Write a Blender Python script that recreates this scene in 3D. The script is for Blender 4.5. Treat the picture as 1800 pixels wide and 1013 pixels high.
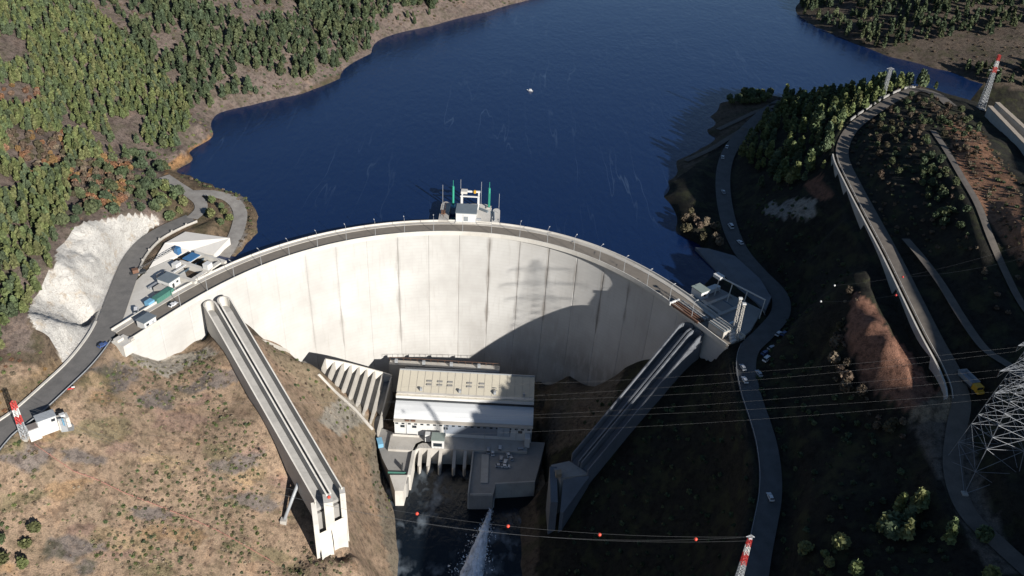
import bpy, math, random
import numpy as np
from mathutils import Vector, Matrix

# ------------------------------------------------------------------ scene, camera, light
scn = bpy.context.scene
for o in list(bpy.data.objects):
    bpy.data.objects.remove(o)
COL = scn.collection
F, H, P, R = 1550.0, 225.0, math.radians(33), math.radians(3)
cp, sp, cr, sr = math.cos(P), math.sin(P), math.cos(R), math.sin(R)
cam_d = bpy.data.cameras.new('camera')
cam = bpy.data.objects.new('camera', cam_d); COL.objects.link(cam)
ax_r = Vector((1, 0, 0)); ax_f = Vector((0, cp, -sp)); ax_d = Vector((0, -sp, -cp))
cx = cr * ax_r - sr * ax_d; cy = -(sr * ax_r + cr * ax_d); cz = -ax_f
m = Matrix((cx, cy, cz)).transposed().to_4x4(); m.translation = (0, 0, H)
cam.matrix_world = m
cam_d.sensor_width = 36; cam_d.lens = 36 * F / 1800; cam_d.clip_end = 8000; cam_d.clip_start = 1
scn.camera = cam

SUN_EL, SUN_AZ = math.radians(22), math.radians(40)      # light travels towards -x, +y
world = bpy.data.worlds.new('World'); scn.world = world; world.use_nodes = True
wn = world.node_tree
sky = wn.nodes.new('ShaderNodeTexSky'); sky.sky_type = 'NISHITA'; sky.sun_disc = False
sky.sun_elevation = SUN_EL; sky.sun_rotation = math.pi - SUN_AZ
sky.altitude = 300; sky.air_density = 1.0; sky.dust_density = 0.2; sky.ozone_density = 3.0
wn.links.new(sky.outputs[0], wn.nodes['Background'].inputs[0])
wn.nodes['Background'].inputs[1].default_value = 0.054
ld = Vector((-math.sin(SUN_AZ) * math.cos(SUN_EL), math.cos(SUN_AZ) * math.cos(SUN_EL), -math.sin(SUN_EL)))
sun_d = bpy.data.lights.new('sun', 'SUN'); sun_d.energy = 5.0; sun_d.angle = math.radians(0.5)
sun_d.color = (1.0, 0.95, 0.88)
sun = bpy.data.objects.new('sun', sun_d); COL.objects.link(sun)
sun.rotation_euler = ld.to_track_quat('-Z', 'Y').to_euler(); sun.location = (300, -300, 400)
scn.view_settings.view_transform = 'Standard'; scn.view_settings.look = 'None'
scn.view_settings.exposure = 0.9; scn.view_settings.gamma = 1.0
scn.render.engine = 'CYCLES'

rng = np.random.default_rng(7); random.seed(7)

# ------------------------------------------------------------------ survey helpers (photo point -> place on the site)
def ray(u, v):
    a = (u - 900) / F; b = (v - 506.5) / F
    r = a * cr + b * sr; d = -a * sr + b * cr
    return np.array([r, cp - d * sp, -sp - d * cp])
def un(u, v, z):
    D = ray(u, v); t = (z - H) / D[2]; return np.array([D[0] * t, D[1] * t, z], float)
def ud(u, v, y):
    D = ray(u, v); t = y / D[1]; return np.array([D[0] * t, y, D[2] * t + H])
def proj(x, y, z):
    z = z - H; w = y * cp - z * sp
    w = np.where(w < 1, 1, w)
    d = (-y * sp - z * cp) / w; r = x / w
    return 900 + (r * cr - d * sr) * F, 506.5 + (r * sr + d * cr) * F
def inpoly(u, v, poly):
    poly = np.asarray(poly, float); n = len(poly); ins = np.zeros(u.shape, bool); j = n - 1
    for i in range(n):
        xi, yi = poly[i]; xj, yj = poly[j]
        c = ((yi > v) != (yj > v)) & (u < (xj - xi) * (v - yi) / (yj - yi + 1e-12) + xi)
        ins ^= c; j = i
    return ins
def lat(ix, iy, seed):
    h = (ix.astype(np.int64) * 374761393 + iy.astype(np.int64) * 668265263 + seed * 974634777) & 0x7fffffff
    h = ((h ^ (h >> 13)) * 1274126177) & 0x7fffffff
    return ((h ^ (h >> 16)) & 0xffff) / 65535.0
def vnoise(x, y, seed=0):
    ix = np.floor(x); iy = np.floor(y); fx = x - ix; fy = y - iy
    fx = fx * fx * (3 - 2 * fx); fy = fy * fy * (3 - 2 * fy)
    a = lat(ix, iy, seed); b = lat(ix + 1, iy, seed); c = lat(ix, iy + 1, seed); d = lat(ix + 1, iy + 1, seed)
    return (a * (1 - fx) + b * fx) * (1 - fy) + (c * (1 - fx) + d * fx) * fy
def fbm(x, y, sc, oct=4, seed=0):
    s = np.zeros(np.shape(x)); amp = 1; tot = 0
    for k in range(oct):
        s += amp * (vnoise(x / sc + 17 * k, y / sc + 31 * k, seed + k) - .5); tot += amp; amp *= .5; sc *= .5
    return s / tot * 2

# ------------------------------------------------------------------ mesh helpers
class MB:
    def __init__(s): s.v = []; s.f = []
    def add(s, vs, fs):
        n = len(s.v); s.v += [tuple(map(float, p)) for p in vs]; s.f += [tuple(n + i for i in f) for f in fs]; return s
    def box(s, c, size, rz=0.0, ax=None):
        x, y, z = (q / 2 for q in size)
        ca, sa = math.cos(rz), math.sin(rz)
        vs = []
        for k in (-1, 1):
            for i, j in ((-1, -1), (1, -1), (1, 1), (-1, 1)):
                px, py = i * x, j * y
                vs.append((c[0] + px * ca - py * sa, c[1] + px * sa + py * ca, c[2] + k * z))
        return s.add(vs, [(3, 2, 1, 0), (4, 5, 6, 7), (0, 1, 5, 4), (1, 2, 6, 5), (2, 3, 7, 6), (3, 0, 4, 7)])
    def prism(s, poly, z0, z1):
        n = len(poly)
        a = sum(poly[i][0] * poly[(i + 1) % n][1] - poly[(i + 1) % n][0] * poly[i][1] for i in range(n))
        if a < 0: poly = poly[::-1]
        zz0 = z0 if hasattr(z0, '__len__') else [z0] * n
        zz1 = z1 if hasattr(z1, '__len__') else [z1] * n
        if a < 0: zz0 = zz0[::-1]; zz1 = zz1[::-1]
        vs = [(p[0], p[1], zz0[i]) for i, p in enumerate(poly)] + [(p[0], p[1], zz1[i]) for i, p in enumerate(poly)]
        fs = [tuple(range(n - 1, -1, -1)), tuple(range(n, 2 * n))]
        fs += [(i, (i + 1) % n, n + (i + 1) % n, n + i) for i in range(n)]
        return s.add(vs, fs)
    def bar(s, a, b, r, n=4, r2=None):
        a = Vector(a); b = Vector(b); d = (b - a)
        if d.length < 1e-6: return s
        d.normalize(); q = d.orthogonal().normalized(); w = d.cross(q); r2 = r if r2 is None else r2
        vs = []
        for p, rr in ((a, r), (b, r2)):
            for k in range(n):
                t = 2 * math.pi * (k + .5) / n
                vs.append(p + q * math.cos(t) * rr + w * math.sin(t) * rr)
        fs = [tuple(range(n - 1, -1, -1)), tuple(range(n, 2 * n))] + [(k, (k + 1) % n, n + (k + 1) % n, n + k) for k in range(n)]
        return s.add(vs, fs)
    def path(s, pts, r, n=4):
        for a, b in zip(pts[:-1], pts[1:]): s.bar(a, b, r, n)
        return s
    def strip(s, A, B):           # quads between two polylines
        n = len(A)
        return s.add(list(A) + list(B), [(i, n + i, n + i + 1, i + 1) for i in range(n - 1)])
    def wall(s, pts, w, zb, zt):  # upright wall along a polyline, thickness w
        p = [np.array(q[:2], float) for q in pts]; n = len(p)
        zb = zb if hasattr(zb, '__len__') else [zb] * n; zt = zt if hasattr(zt, '__len__') else [zt] * n
        vs = []
        for i in range(n):
            t = p[min(i + 1, n - 1)] - p[max(i - 1, 0)]; t /= np.linalg.norm(t) + 1e-9
            nn = np.array([-t[1], t[0]]) * w / 2
            l = p[i] + nn; r_ = p[i] - nn
            vs += [(l[0], l[1], zb[i]), (r_[0], r_[1], zb[i]), (r_[0], r_[1], zt[i]), (l[0], l[1], zt[i])]
        fs = [(0, 1, 2, 3), tuple(4 * (n - 1) + k for k in (3, 2, 1, 0))]
        for i in range(n - 1):
            a = 4 * i; b = a + 4
            fs += [(a + 3, a + 2, b + 2, b + 3), (a, a + 3, b + 3, b), (a + 2, a + 1, b + 1, b + 2), (a + 1, a, b, b + 1)]
        return s.add(vs, fs)
    def build(s, name, mat, parent=None, smooth=False, local=False):
        me = bpy.data.meshes.new(name)
        off = Vector((0, 0, 0)) if local or parent is None else ORG.get(parent.name, Vector((0, 0, 0)))
        me.from_pydata([(v[0] - off[0], v[1] - off[1], v[2] - off[2]) for v in s.v], [], s.f)
        me.update()
        if smooth:
            me.polygons.foreach_set('use_smooth', [True] * len(me.polygons))
        if mat is not None: me.materials.append(mat)
        o = bpy.data.objects.new(name, me); COL.objects.link(o)
        if parent is not None:
            o.parent = parent; ORG[o.name] = off
        return o
ORG = {}
def empty(name, loc, label, cat, group=None):
    o = bpy.data.objects.new(name, None); COL.objects.link(o)
    o.location = Vector([float(q) for q in loc]); o.empty_display_size = 1
    ORG[o.name] = Vector([float(q) for q in loc]); tag(o, label, cat, group); return o
def tag(o, label, cat, group=None, kind=None):
    o['label'] = label; o['category'] = cat
    if group: o['group'] = group
    if kind: o['kind'] = kind
    return o
def struct(o): o['kind'] = 'structure'; return o
def copy_tree(root, loc, rz=0.0, scale=1.0, label=None, mats=None):
    r = root.copy(); COL.objects.link(r); r.location = loc; r.rotation_euler = (0, 0, rz); r.scale = (scale,) * 3
    if label: r['label'] = label
    for ch in root.children:
        c = ch.copy(); COL.objects.link(c); c.parent = r
        if mats and ch.name.split('.')[0] in mats:
            c.material_slots[0].link = 'OBJECT'; c.material_slots[0].material = mats[ch.name.split('.')[0]]
        for g in ch.children:
            d = g.copy(); COL.objects.link(d); d.parent = c
    return r
def arr_mesh(name, V, Fc, mat, attr=None):
    """numpy mesh; Fc is (n,3) or (n,4)"""
    me = bpy.data.meshes.new(name); k = Fc.shape[1]
    me.vertices.add(len(V)); me.vertices.foreach_set('co', V.astype(np.float32).ravel())
    me.loops.add(Fc.size); me.loops.foreach_set('vertex_index', Fc.astype(np.int32).ravel())
    me.polygons.add(len(Fc)); me.polygons.foreach_set('loop_start', np.arange(0, Fc.size, k, dtype=np.int32))
    me.polygons.foreach_set('loop_total', np.full(len(Fc), k, np.int32))
    if attr is not None:
        a = me.color_attributes.new('col', 'FLOAT_COLOR', 'POINT'); a.data.foreach_set('color', attr.astype(np.float32).ravel())
    me.update(calc_edges=True); me.validate()
    if mat: me.materials.append(mat)
    return me

# ------------------------------------------------------------------ materials
MATS = {}
KA = .64      # overall reflectance level of the site's surfaces
def nt(name):
    mt = bpy.data.materials.new(name); mt.use_nodes = True; t = mt.node_tree
    return mt, t, t.nodes['Principled BSDF']
def N(t, typ, **kw):
    n = t.nodes.new(typ)
    for k, v in kw.items(): setattr(n, k, v)
    return n
def noise(t, co, scale, detail=4, rough=.55, vec_scale=None):
    n = N(t, 'ShaderNodeTexNoise'); n.inputs['Scale'].default_value = scale; n.inputs['Detail'].default_value = detail
    n.inputs['Roughness'].default_value = rough
    if vec_scale:
        mp = N(t, 'ShaderNodeMapping'); mp.inputs['Scale'].default_value = vec_scale[:3]
        if len(vec_scale) > 3: mp.inputs['Rotation'].default_value = (0, 0, vec_scale[3])
        t.links.new(co, mp.inputs[0]); co = mp.outputs[0]
    t.links.new(co, n.inputs['Vector']); return n.outputs['Fac']
def ramp(t, fac, stops):
    r = N(t, 'ShaderNodeValToRGB'); e = r.color_ramp.elements
    while len(e) < len(stops): e.new(.5)
    for i, (p, c) in enumerate(stops):
        e[i].position = p; e[i].color = (c, c, c, 1) if not hasattr(c, '__len__') else (*c[:3], 1)
    t.links.new(fac, r.inputs[0]); return r.outputs[0]
def mix(t, a, b, fac, mode='MIX'):
    n = N(t, 'ShaderNodeMix', data_type='RGBA', blend_type=mode)
    for s, v in ((n.inputs['Factor'], fac), (n.inputs['A'], a), (n.inputs['B'], b)):
        if isinstance(v, bpy.types.NodeSocket): t.links.new(v, s)
        elif hasattr(v, '__len__'): s.default_value = (*v[:3], 1)
        else: s.default_value = v if s.type == 'VALUE' else (v, v, v, 1)
    return n.outputs['Result']
def bump(t, b, height, strength, dist):
    n = N(t, 'ShaderNodeBump'); n.inputs['Strength'].default_value = strength; n.inputs['Distance'].default_value = dist
    t.links.new(height, n.inputs['Height']); t.links.new(n.outputs[0], b.inputs['Normal'])
def plain(name, col, rough=.7, var=.18, scale=.6, metal=0.0, bmp=0.0):
    if name in MATS: return MATS[name]
    mt, t, b = nt(name); co = N(t, 'ShaderNodeNewGeometry').outputs['Position']; col = [q * KA for q in col]
    f = noise(t, co, scale, 5, .65); f2 = noise(t, co, scale * 9, 3, .6)
    c = mix(t, col, [q * (1 - var) for q in col], ramp(t, f, [(.3, 0), (.7, 1)]))
    c = mix(t, c, [q * (1 - var * .8) for q in col], ramp(t, f2, [(.45, 0), (.8, 1)]))
    t.links.new(c, b.inputs['Base Color']); b.inputs['Roughness'].default_value = rough; b.inputs['Metallic'].default_value = metal
    if bmp: bump(t, b, f2, .5, bmp)
    MATS[name] = mt; return mt
def stained(name, col, dark, rough=.85):
    """weathered concrete: broad tone changes, vertical run marks, fine grain"""
    if name in MATS: return MATS[name]
    mt, t, b = nt(name); co = N(t, 'ShaderNodeNewGeometry').outputs['Position']
    col = [q * KA for q in col]; dark = [q * KA for q in dark]
    f = noise(t, co, .12, 6, .65); g = noise(t, co, 1.2, 4, .6, (1, 1, .12)); h = noise(t, co, 6, 2)
    c = mix(t, col, dark, ramp(t, f, [(.42, 0), (.75, .75)]))
    c = mix(t, c, dark, ramp(t, g, [(.55, 0), (.85, .7)]))
    c = mix(t, c, [q * .8 for q in col], ramp(t, h, [(.5, 0), (.8, .5)]))
    t.links.new(c, b.inputs['Base Color']); b.inputs['Roughness'].default_value = rough
    bump(t, b, h, .3, .05); MATS[name] = mt; return mt
CONC = stained('concrete', (.56, .53, .48), (.36, .33, .29))
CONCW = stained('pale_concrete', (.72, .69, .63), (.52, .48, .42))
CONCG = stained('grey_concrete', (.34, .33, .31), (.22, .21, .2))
CONC_SHADE = stained('shade_toned_concrete', (.17, .185, .21), (.11, .12, .135))  # dark bluish concrete with shade in its colour: right bank, chute gutters
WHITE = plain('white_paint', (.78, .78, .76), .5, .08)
STEEL = plain('galvanised_steel', (.42, .44, .46), .5, .15, metal=.0)
DARK = plain('dark_metal', (.05, .055, .06), .5)
BLUE = plain('blue_paint', (.06, .2, .42), .5)
LBLUE = plain('light_blue_paint', (.22, .5, .72), .5)
GREEN = plain('green_paint', (.05, .42, .28), .45)
GREENT = plain('green_tarp', (.08, .24, .19), .6)
RED = plain('red_paint', (.62, .05, .045), .5, .08)
YEL = plain('yellow_paint', (.75, .42, .03), .5)
GREYR = plain('grey_roof', (.2, .24, .27), .6)
BROWN = plain('rust_brown', (.2, .1, .06), .8)
GLASSM = plain('dark_glass', (.03, .04, .05), .1, .05)
RUBBER = plain('rubber', (.02, .02, .02), .8)

# ------------------------------------------------------------------ dam axis
_cr = np.array([un(u, v, 0)[:2] for u, v in [(215, 590), (300, 545), (380, 492), (433, 466), (540, 436), (640, 413), (720, 403),
      (800, 401), (880, 406), (1000, 433), (1100, 472), (1190, 527), (1290, 602)]])
_s = np.r_[0, np.cumsum(np.hypot(*np.diff(_cr, axis=0).T))]
_t = _s / _s[-1] * 2 - 1
_px, _py = np.polyfit(_t, _cr[:, 0], 5), np.polyfit(_t, _cr[:, 1], 6)
def _curve(t): return np.stack([np.polyval(_px, t), np.polyval(_py, t)], -1)
_tt = np.linspace(-1, 1, 2001); _cc = _curve(_tt)
_al = np.r_[0, np.cumsum(np.hypot(*np.diff(_cc, axis=0).T))]; DAM_L = _al[-1]
def dam(s, off=0.0):
    """plan point at arc length s along the crest, off metres downstream"""
    t = np.interp(s, _al, _tt); e = 1e-3
    p = _curve(t); d = _curve(t + e) - _curve(t - e); d /= np.linalg.norm(d, axis=-1, keepdims=True)
    return p + np.stack([d[..., 1], -d[..., 0]], -1) * np.asarray(off)[..., None]
def od(z): return 3.2 + 5.0 * (np.clip(-z, 0, 200) / 100) ** 1.5
def damhit(u, v):
    D = ray(u, v); z = -30.
    for _ in range(4):
        S = np.linspace(-60, DAM_L + 60, 1200)
        pp = dam(np.clip(S, 0, DAM_L), od(z))
        ext = np.clip(S, None, 0)[:, None] * (dam(np.array(1.)) - dam(np.array(0.))) + np.clip(S - DAM_L, 0, None)[:, None] * (dam(np.array(DAM_L)) - dam(np.array(DAM_L - 1.)))
        pp = pp + ext
        cr_ = pp[:, 0] * D[1] - pp[:, 1] * D[0]
        i = np.where(np.diff(np.sign(cr_)) != 0)[0]
        i = i[np.argmax(pp[i, 1])]
        f = cr_[i] / (cr_[i] - cr_[i + 1]); p = pp[i] * (1 - f) + pp[i + 1] * f
        z = H + D[2] * p[1] / D[1]
    return np.array([p[0], p[1], z])

# ------------------------------------------------------------------ roads (centre line seen in the photo, level)
def catmull(pts, step=3.0):
    pts = np.array(pts, float); P_ = np.vstack([2 * pts[0] - pts[1], pts, 2 * pts[-1] - pts[-2]]); out = []
    for i in range(1, len(P_) - 2):
        p0, p1, p2, p3 = P_[i - 1:i + 3]; n = max(2, int(np.linalg.norm(p2 - p1) / step))
        for k in range(n):
            t = k / n
            out.append(.5 * ((2 * p1) + (-p0 + p2) * t + (2 * p0 - 5 * p1 + 4 * p2 - p3) * t * t + (-p0 + 3 * p1 - 3 * p2 + p3) * t ** 3))
    out.append(pts[-1]); return np.array(out)
def rd(lst): return catmull([un(*q) for q in lst])
ROADS = {
 'valley_road': (rd([(-130, 905, -4), (-60, 832, -3), (0, 762, -2), (45, 728, -1.5), (95, 683, -1), (140, 640, -.5), (172, 600, 0), (192, 565, .2), (207, 525, .5), (224, 480, 1), (240, 448, 1.6), (266, 420, 2.2), (300, 400, 2.6), (337, 384, 3)]), 10.5, 'asphalt'),
 'gravel_track': (rd([(337, 384, 3), (352, 370, 3), (352, 356, 3), (336, 342, 3), (312, 326, 3), (288, 310, 3)]), 6.5, 'gravel'),
 'shore_track': (rd([(336, 340, 3), (372, 340, 3), (405, 350, 2), (422, 372, 1), (417, 405, .5), (400, 440, -1), (385, 462, -4)]), 7, 'gravel'),
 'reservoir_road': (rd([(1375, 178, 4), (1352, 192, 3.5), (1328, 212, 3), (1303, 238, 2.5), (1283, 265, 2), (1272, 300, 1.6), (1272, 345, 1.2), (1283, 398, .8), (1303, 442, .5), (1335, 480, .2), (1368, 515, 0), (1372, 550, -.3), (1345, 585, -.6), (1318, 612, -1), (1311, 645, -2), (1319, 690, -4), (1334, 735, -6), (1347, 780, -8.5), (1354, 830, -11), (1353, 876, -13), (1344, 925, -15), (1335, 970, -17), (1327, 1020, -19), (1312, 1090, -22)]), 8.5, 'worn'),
 'hill_road': (rd([(1672, 186, 51), (1645, 166, 50), (1612, 158, 49), (1575, 172, 47), (1535, 197, 44), (1502, 222, 42), (1484, 250, 40), (1482, 280, 40), (1503, 325, 40.5), (1535, 385, 40), (1570, 450, 38.5), (1605, 520, 37), (1640, 590, 35), (1675, 655, 32), (1690, 705, 28), (1680, 760, 23), (1676, 830, 20), (1700, 900, 18), (1760, 960, 17), (1850, 1040, 17)]), 6.5, 'dirt'),
 'upper_track': (rd([(1592, 420, 41.5), (1622, 455, 42), (1655, 500, 42), (1692, 560, 41), (1730, 612, 40), (1770, 640, 39.5), (1830, 680, 39)]), 3.6, 'dirt'),
 'ridge_path': (rd([(1640, 230, 54), (1662, 262, 56), (1690, 310, 58), (1718, 358, 58.5), (1742, 420, 56), (1768, 480, 51), (1800, 540, 47), (1850, 600, 45)]), 3, 'dirt'),
 'loop_track': (rd([(1365, 186, 5), (1330, 196, 2), (1300, 210, 1), (1262, 228, 0)]), 3.5, 'dirt'),
 'bank_track': (rd([(1310, 225, 3), (1285, 240, 1.5), (1250, 262, .5), (1205, 283, -1)]), 3.5, 'dirt'),
}
# spillway chutes (floor centre line)
CH_L = catmull(np.linspace(un(388, 553, -9), un(579, 884, -41), 6), 4)
CH_R = catmull(np.linspace(un(1206, 600, -9), un(1018, 826, -60), 5), 4)

# ------------------------------------------------------------------ terrain
ctl = []
def C(*L):
    for u, v, z in L: ctl.append(un(u, v, z))
def LAKE(zb, *L):
    for u, v in L: p = un(u, v, -2); ctl.append(np.array([p[0], p[1], zb]))
def SHORE(*L):
    for u, v in L: ctl.append(un(u, v, -2.3))
def W(*L):
    for q in L: ctl.append(np.array(q, float))
# left hillside, far bank: rises from the shore line and the road
def RISE(line, prof, flip=1):
    L = np.array(line, float); T = np.gradient(L, axis=0); T /= np.linalg.norm(T, axis=1, keepdims=True)
    for p, t_ in zip(L, T):
        n_ = np.array([-t_[1], t_[0]]) * flip
        for d, z in prof: W((p[0] + n_[0] * d, p[1] + n_[1] * d, z))
RISE([(-188, 300), (-190, 330), (-196, 365), (-204, 405), (-210, 440)], [(35, 24), (70, 42), (130, 74), (230, 122), (380, 185)])
RISE([(-178, 200), (-180, 235), (-182, 268)], [(18, 10), (45, 24), (90, 46), (200, 100), (380, 170)])
RISE([un(u, v, -2)[:2] for u, v in [(381, 200), (440, 186), (530, 166), (600, 138), (660, 84), (760, 46), (860, 21), (930, 0), (990, -18)]], [(16, 7), (50, 24), (110, 50), (200, 88), (340, 140)])
RISE([un(u, v, -2)[:2] for u, v in [(285, 300), (330, 270), (375, 235)]], [(14, 5)])
C((0, 735, 1), (250, 300, 12), (250, 350, 14), (280, 345, 9), (320, 250, 10), (350, 215, 8))
# rock cut above the road
C((218, 468, 3), (195, 505, 2.2), (165, 555, 2), (135, 605, 1.8), (155, 395, 21), (215, 383, 16), (287, 388, 9), (250, 405, 9), (120, 460, 21), (62, 545, 19), (75, 585, 13), (110, 628, 4), (200, 430, 11), (150, 510, 10), (105, 565, 11))
SHORE((285, 300), (330, 270), (375, 235), (381, 200), (440, 186), (530, 166), (600, 138), (655, 94), (660, 76), (760, 46), (860, 21), (930, 0), (340, 306), (380, 322), (430, 346), (466, 382), (460, 410), (436, 440), (400, 468))
C((420, 360, 2), (445, 385, 1), (437, 415, .5), (380, 330, 2.5), (385, 380, 4), (360, 400, 4), (320, 350, 6))
LAKE(-20, (345, 290), (395, 250), (430, 215), (480, 200), (560, 180), (640, 130), (700, 80), (800, 55), (900, 25), (410, 320), (480, 370), (490, 410), (450, 450))
LAKE(-45, (470, 280), (560, 260), (560, 360), (700, 200), (700, 300), (850, 100), (850, 250), (1000, 50), (1000, 200), (1000, 320), (1150, 100), (1150, 220), (1100, 320), (1120, 400), (1280, 60), (1350, 110), (1480, 118), (900, -40))
# right shore and hill
SHORE((1200, 492), (1190, 462), (1172, 420), (1158, 345), (1168, 318), (1186, 292), (1228, 262), (1244, 228), (1240, 205), (1262, 180), (1300, 168), (1340, 163))
LAKE(-20, (1175, 470), (1150, 410), (1140, 340), (1150, 300), (1200, 255), (1215, 210), (1240, 165), (1320, 150), (1400, 140))
C((1300, 180, 1.5), (1235, 300, 4), (1220, 350, 5), (1220, 400, 5), (1245, 420, 3), (1340, 300, 9), (1340, 250, 9), (1330, 400, 8), (1370, 380, 17), (1410, 365, 27), (1440, 325, 31), (1425, 285, 26), (1390, 250, 22), (1380, 200, 10), (1450, 230, 31), (1430, 180, 17), (1500, 175, 30), (1550, 155, 38), (1600, 145, 44), (1660, 160, 47), (1700, 185, 50),
  (1455, 300, 36), (1480, 380, 38), (1440, 430, 19), (1400, 460, 9), (1500, 470, 39), (1420, 540, 9), (1450, 500, 17), (1506, 520, 36), (1485, 590, 25), (1500, 660, 18), (1530, 560, 37), (1560, 600, 35), (1600, 645, 32), (1640, 688, 30), (1600, 735, 22), (1540, 700, 19), (1660, 722, 27), (1640, 745, 20), (1575, 560, 33), (1620, 630, 30), (1430, 640, 7), (1400, 700, 0), (1440, 760, 4), (1500, 760, 6), (1400, 820, -6), (1460, 880, 3), (1550, 850, 8), (1600, 930, 6), (1650, 830, 18), (1700, 850, 26), (1720, 860, 26), (1790, 860, 27), (1800, 930, 23), (1450, 1000, -3), (1550, 1010, 6), (1700, 1010, 17), (1400, 980, -10), (1780, 760, 31),
  (1560, 250, 46), (1620, 220, 51), (1560, 330, 47), (1640, 330, 53), (1690, 250, 57), (1700, 400, 54), (1650, 430, 47), (1740, 320, 60), (1790, 400, 63), (1720, 250, 59), (1780, 300, 62), (1725, 215, 50), (1790, 285, 51), (1850, 330, 52), (1830, 240, 50), (1730, 540, 45), (1780, 590, 43))
# behind the hill: water again, then the far right bank
W((330, 700, -25), (300, 640, -22), (270, 610, -18), (370, 600, -20), (430, 560, -20), (400, 650, -25), (420, 520, -10), (350, 540, 5), (285, 545, 25))
SHORE((1410, 4), (1402, 26), (1440, 50), (1500, 76), (1560, 100), (1640, 122), (1700, 140), (1790, 165))
RISE([un(u, v, -2)[:2] for u, v in [(1440, -18), (1412, 4), (1402, 26), (1440, 50), (1500, 76), (1560, 100), (1640, 122), (1700, 140), (1790, 165), (1880, 190)]], [(20, 6), (60, 22), (130, 50), (250, 95)])
W((900, 1200, 220), (600, 1300, 150), (900, 700, 160), (1000, 300, 160), (-700, 300, 240), (-500, 50, 130), (-350, -100, 60), (100, 1500, -30), (300, 1400, -20))
# the hill on the right, outside the picture, crest shaped to shade the dam
_bd = []
for x, y, z in ((-45, 290, -112), (-25, 335, -84), (-15, 352, -72), (-23, 394, -88), (-5, 395, -65), (10, 392, -57), (27, 384, -48)):
    _bd.append((x * math.cos(SUN_AZ) + y * math.sin(SUN_AZ), z + math.tan(SUN_EL) * (-x * math.sin(SUN_AZ) + y * math.cos(SUN_AZ))))
q_, h_ = _bd[-1]; _bd = [(_bd[0][0] - 40, _bd[0][1] - 25)] + _bd + [(q_ + 15, h_ + 6), (q_ + 30, h_ + 14), (q_ + 60, h_ + 30), (q_ + 120, h_ + 46), (q_ + 180, h_ + 54)]
for q, h0 in _bd:
    for s, dz in ((-70, 0), (-140, -8), (-260, -30)):
        W((q * math.cos(SUN_AZ) - s * math.sin(SUN_AZ), q * math.sin(SUN_AZ) + s * math.cos(SUN_AZ), h0 - math.tan(SUN_EL) * s + dz))
# gorge
for u, v in [(218, 609), (245, 624), (280, 634), (320, 620), (362, 606), (462, 597), (500, 612), (545, 638), (590, 648), (1286, 607), (1250, 640), (1180, 642), (1100, 644), (1000, 658), (950, 668)]:
    p = damhit(u, v); ctl.append(p)
    k = np.argmin(np.hypot(*(_cc - p[:2]).T)); n = _cc[k] - p[:2]; n = n / (np.linalg.norm(n) + 1e-6)
    q = p[:2] + n * 26; ctl.append(np.array([q[0], q[1], min(p[2] - 8, -30)]))
for s in np.linspace(70, DAM_L - 70, 8):
    p = dam(np.array(s), -14); ctl.append(np.array([p[0], p[1], -95])); p = dam(np.array(s), -40); ctl.append(np.array([p[0], p[1], -70]))
for s in (95, 120, 150, 180, 210, 235): p = dam(np.array(s), 10); ctl.append(np.array([p[0], p[1], -92]))
for i, p in enumerate(CH_L):
    if i % 4 == 0: ctl.append(p - np.array([0, 0, 1.6 if i < len(CH_L) - 6 else 13]))
for i, p in enumerate(CH_R):
    if i % 4 == 0: ctl.append(p - np.array([0, 0, 6.5]))
C((280, 660, -16), (330, 690, -22), (400, 720, -30), (300, 760, -27), (200, 700, -10), (150, 720, -8), (120, 790, -14), (60, 800, -8), (0, 800, -5), (0, 900, -17), (0, 1010, -26), (150, 900, -26), (150, 1010, -34), (300, 900, -39), (300, 1010, -45), (420, 850, -42), (430, 950, -51), (500, 915, -55), (520, 1000, -66), (600, 1000, -70), (560, 965, -61), (665, 1005, -88),
  (510, 660, -42), (560, 720, -55), (620, 790, -72), (650, 850, -84), (672, 930, -90), (610, 850, -70), (640, 720, -76), (704, 960, -98), (700, 900, -98), (200, 640, -7))
C((545, 634, -47), (562, 645, -53), (578, 664, -59), (600, 688, -66), (620, 708, -71), (642, 734, -79))
C((710, 870, -107), (800, 900, -108), (880, 930, -106), (760, 1000, -108), (850, 1010, -107), (704, 1012, -98), (905, 880, -97), (925, 950, -96), (925, 1012, -96), (960, 780, -88), (965, 720, -84), (1000, 700, -72), (1060, 680, -58), (1000, 830, -78), (1000, 920, -78), (1050, 1000, -80), (1080, 900, -62), (1150, 800, -42), (1200, 700, -26), (1250, 660, -13), (1270, 760, -22), (1250, 900, -38), (1200, 1000, -55), (1290, 980, -30), (1130, 950, -60))
W((-40, 240, -108), (-30, 200, -109), (-20, 120, -110), (40, 180, -85), (-100, 160, -75), (-140, 90, -50), (90, 120, -35), (60, 60, -70), (-20, 0, -112), (-20, -150, -113), (-200, 80, 10), (120, 60, 0), (-60, -60, -90), (40, -60, -90), (-200, -100, 0))
W((-68, 242, -50), (-63, 238, -55), (-57, 238, -59), (-72, 240, -52), (-62, 232, -58), (-67, 233, -56), (-55, 232, -63))
W((-58, 366, -88), (-20, 366, -90), (14, 366, -88), (-20, 345, -92), (-50, 330, -92), (14, 335, -92))
for nm, (pp, w, m_) in ROADS.items():
    for p in pp[::4]: ctl.append(p - np.array([0, 0, .3]))
for u, v, z in [(265, 490, 0), (300, 500, 0), (245, 530, .3), (330, 440, -1), (385, 425, 3), (325, 412, 3), (1240, 445, 0), (1320, 480, .5), (1340, 550, 0), (1300, 540, -1), (1300, 590, -1)]: C((u, v, z))
ctl = np.array(ctl)
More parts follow.
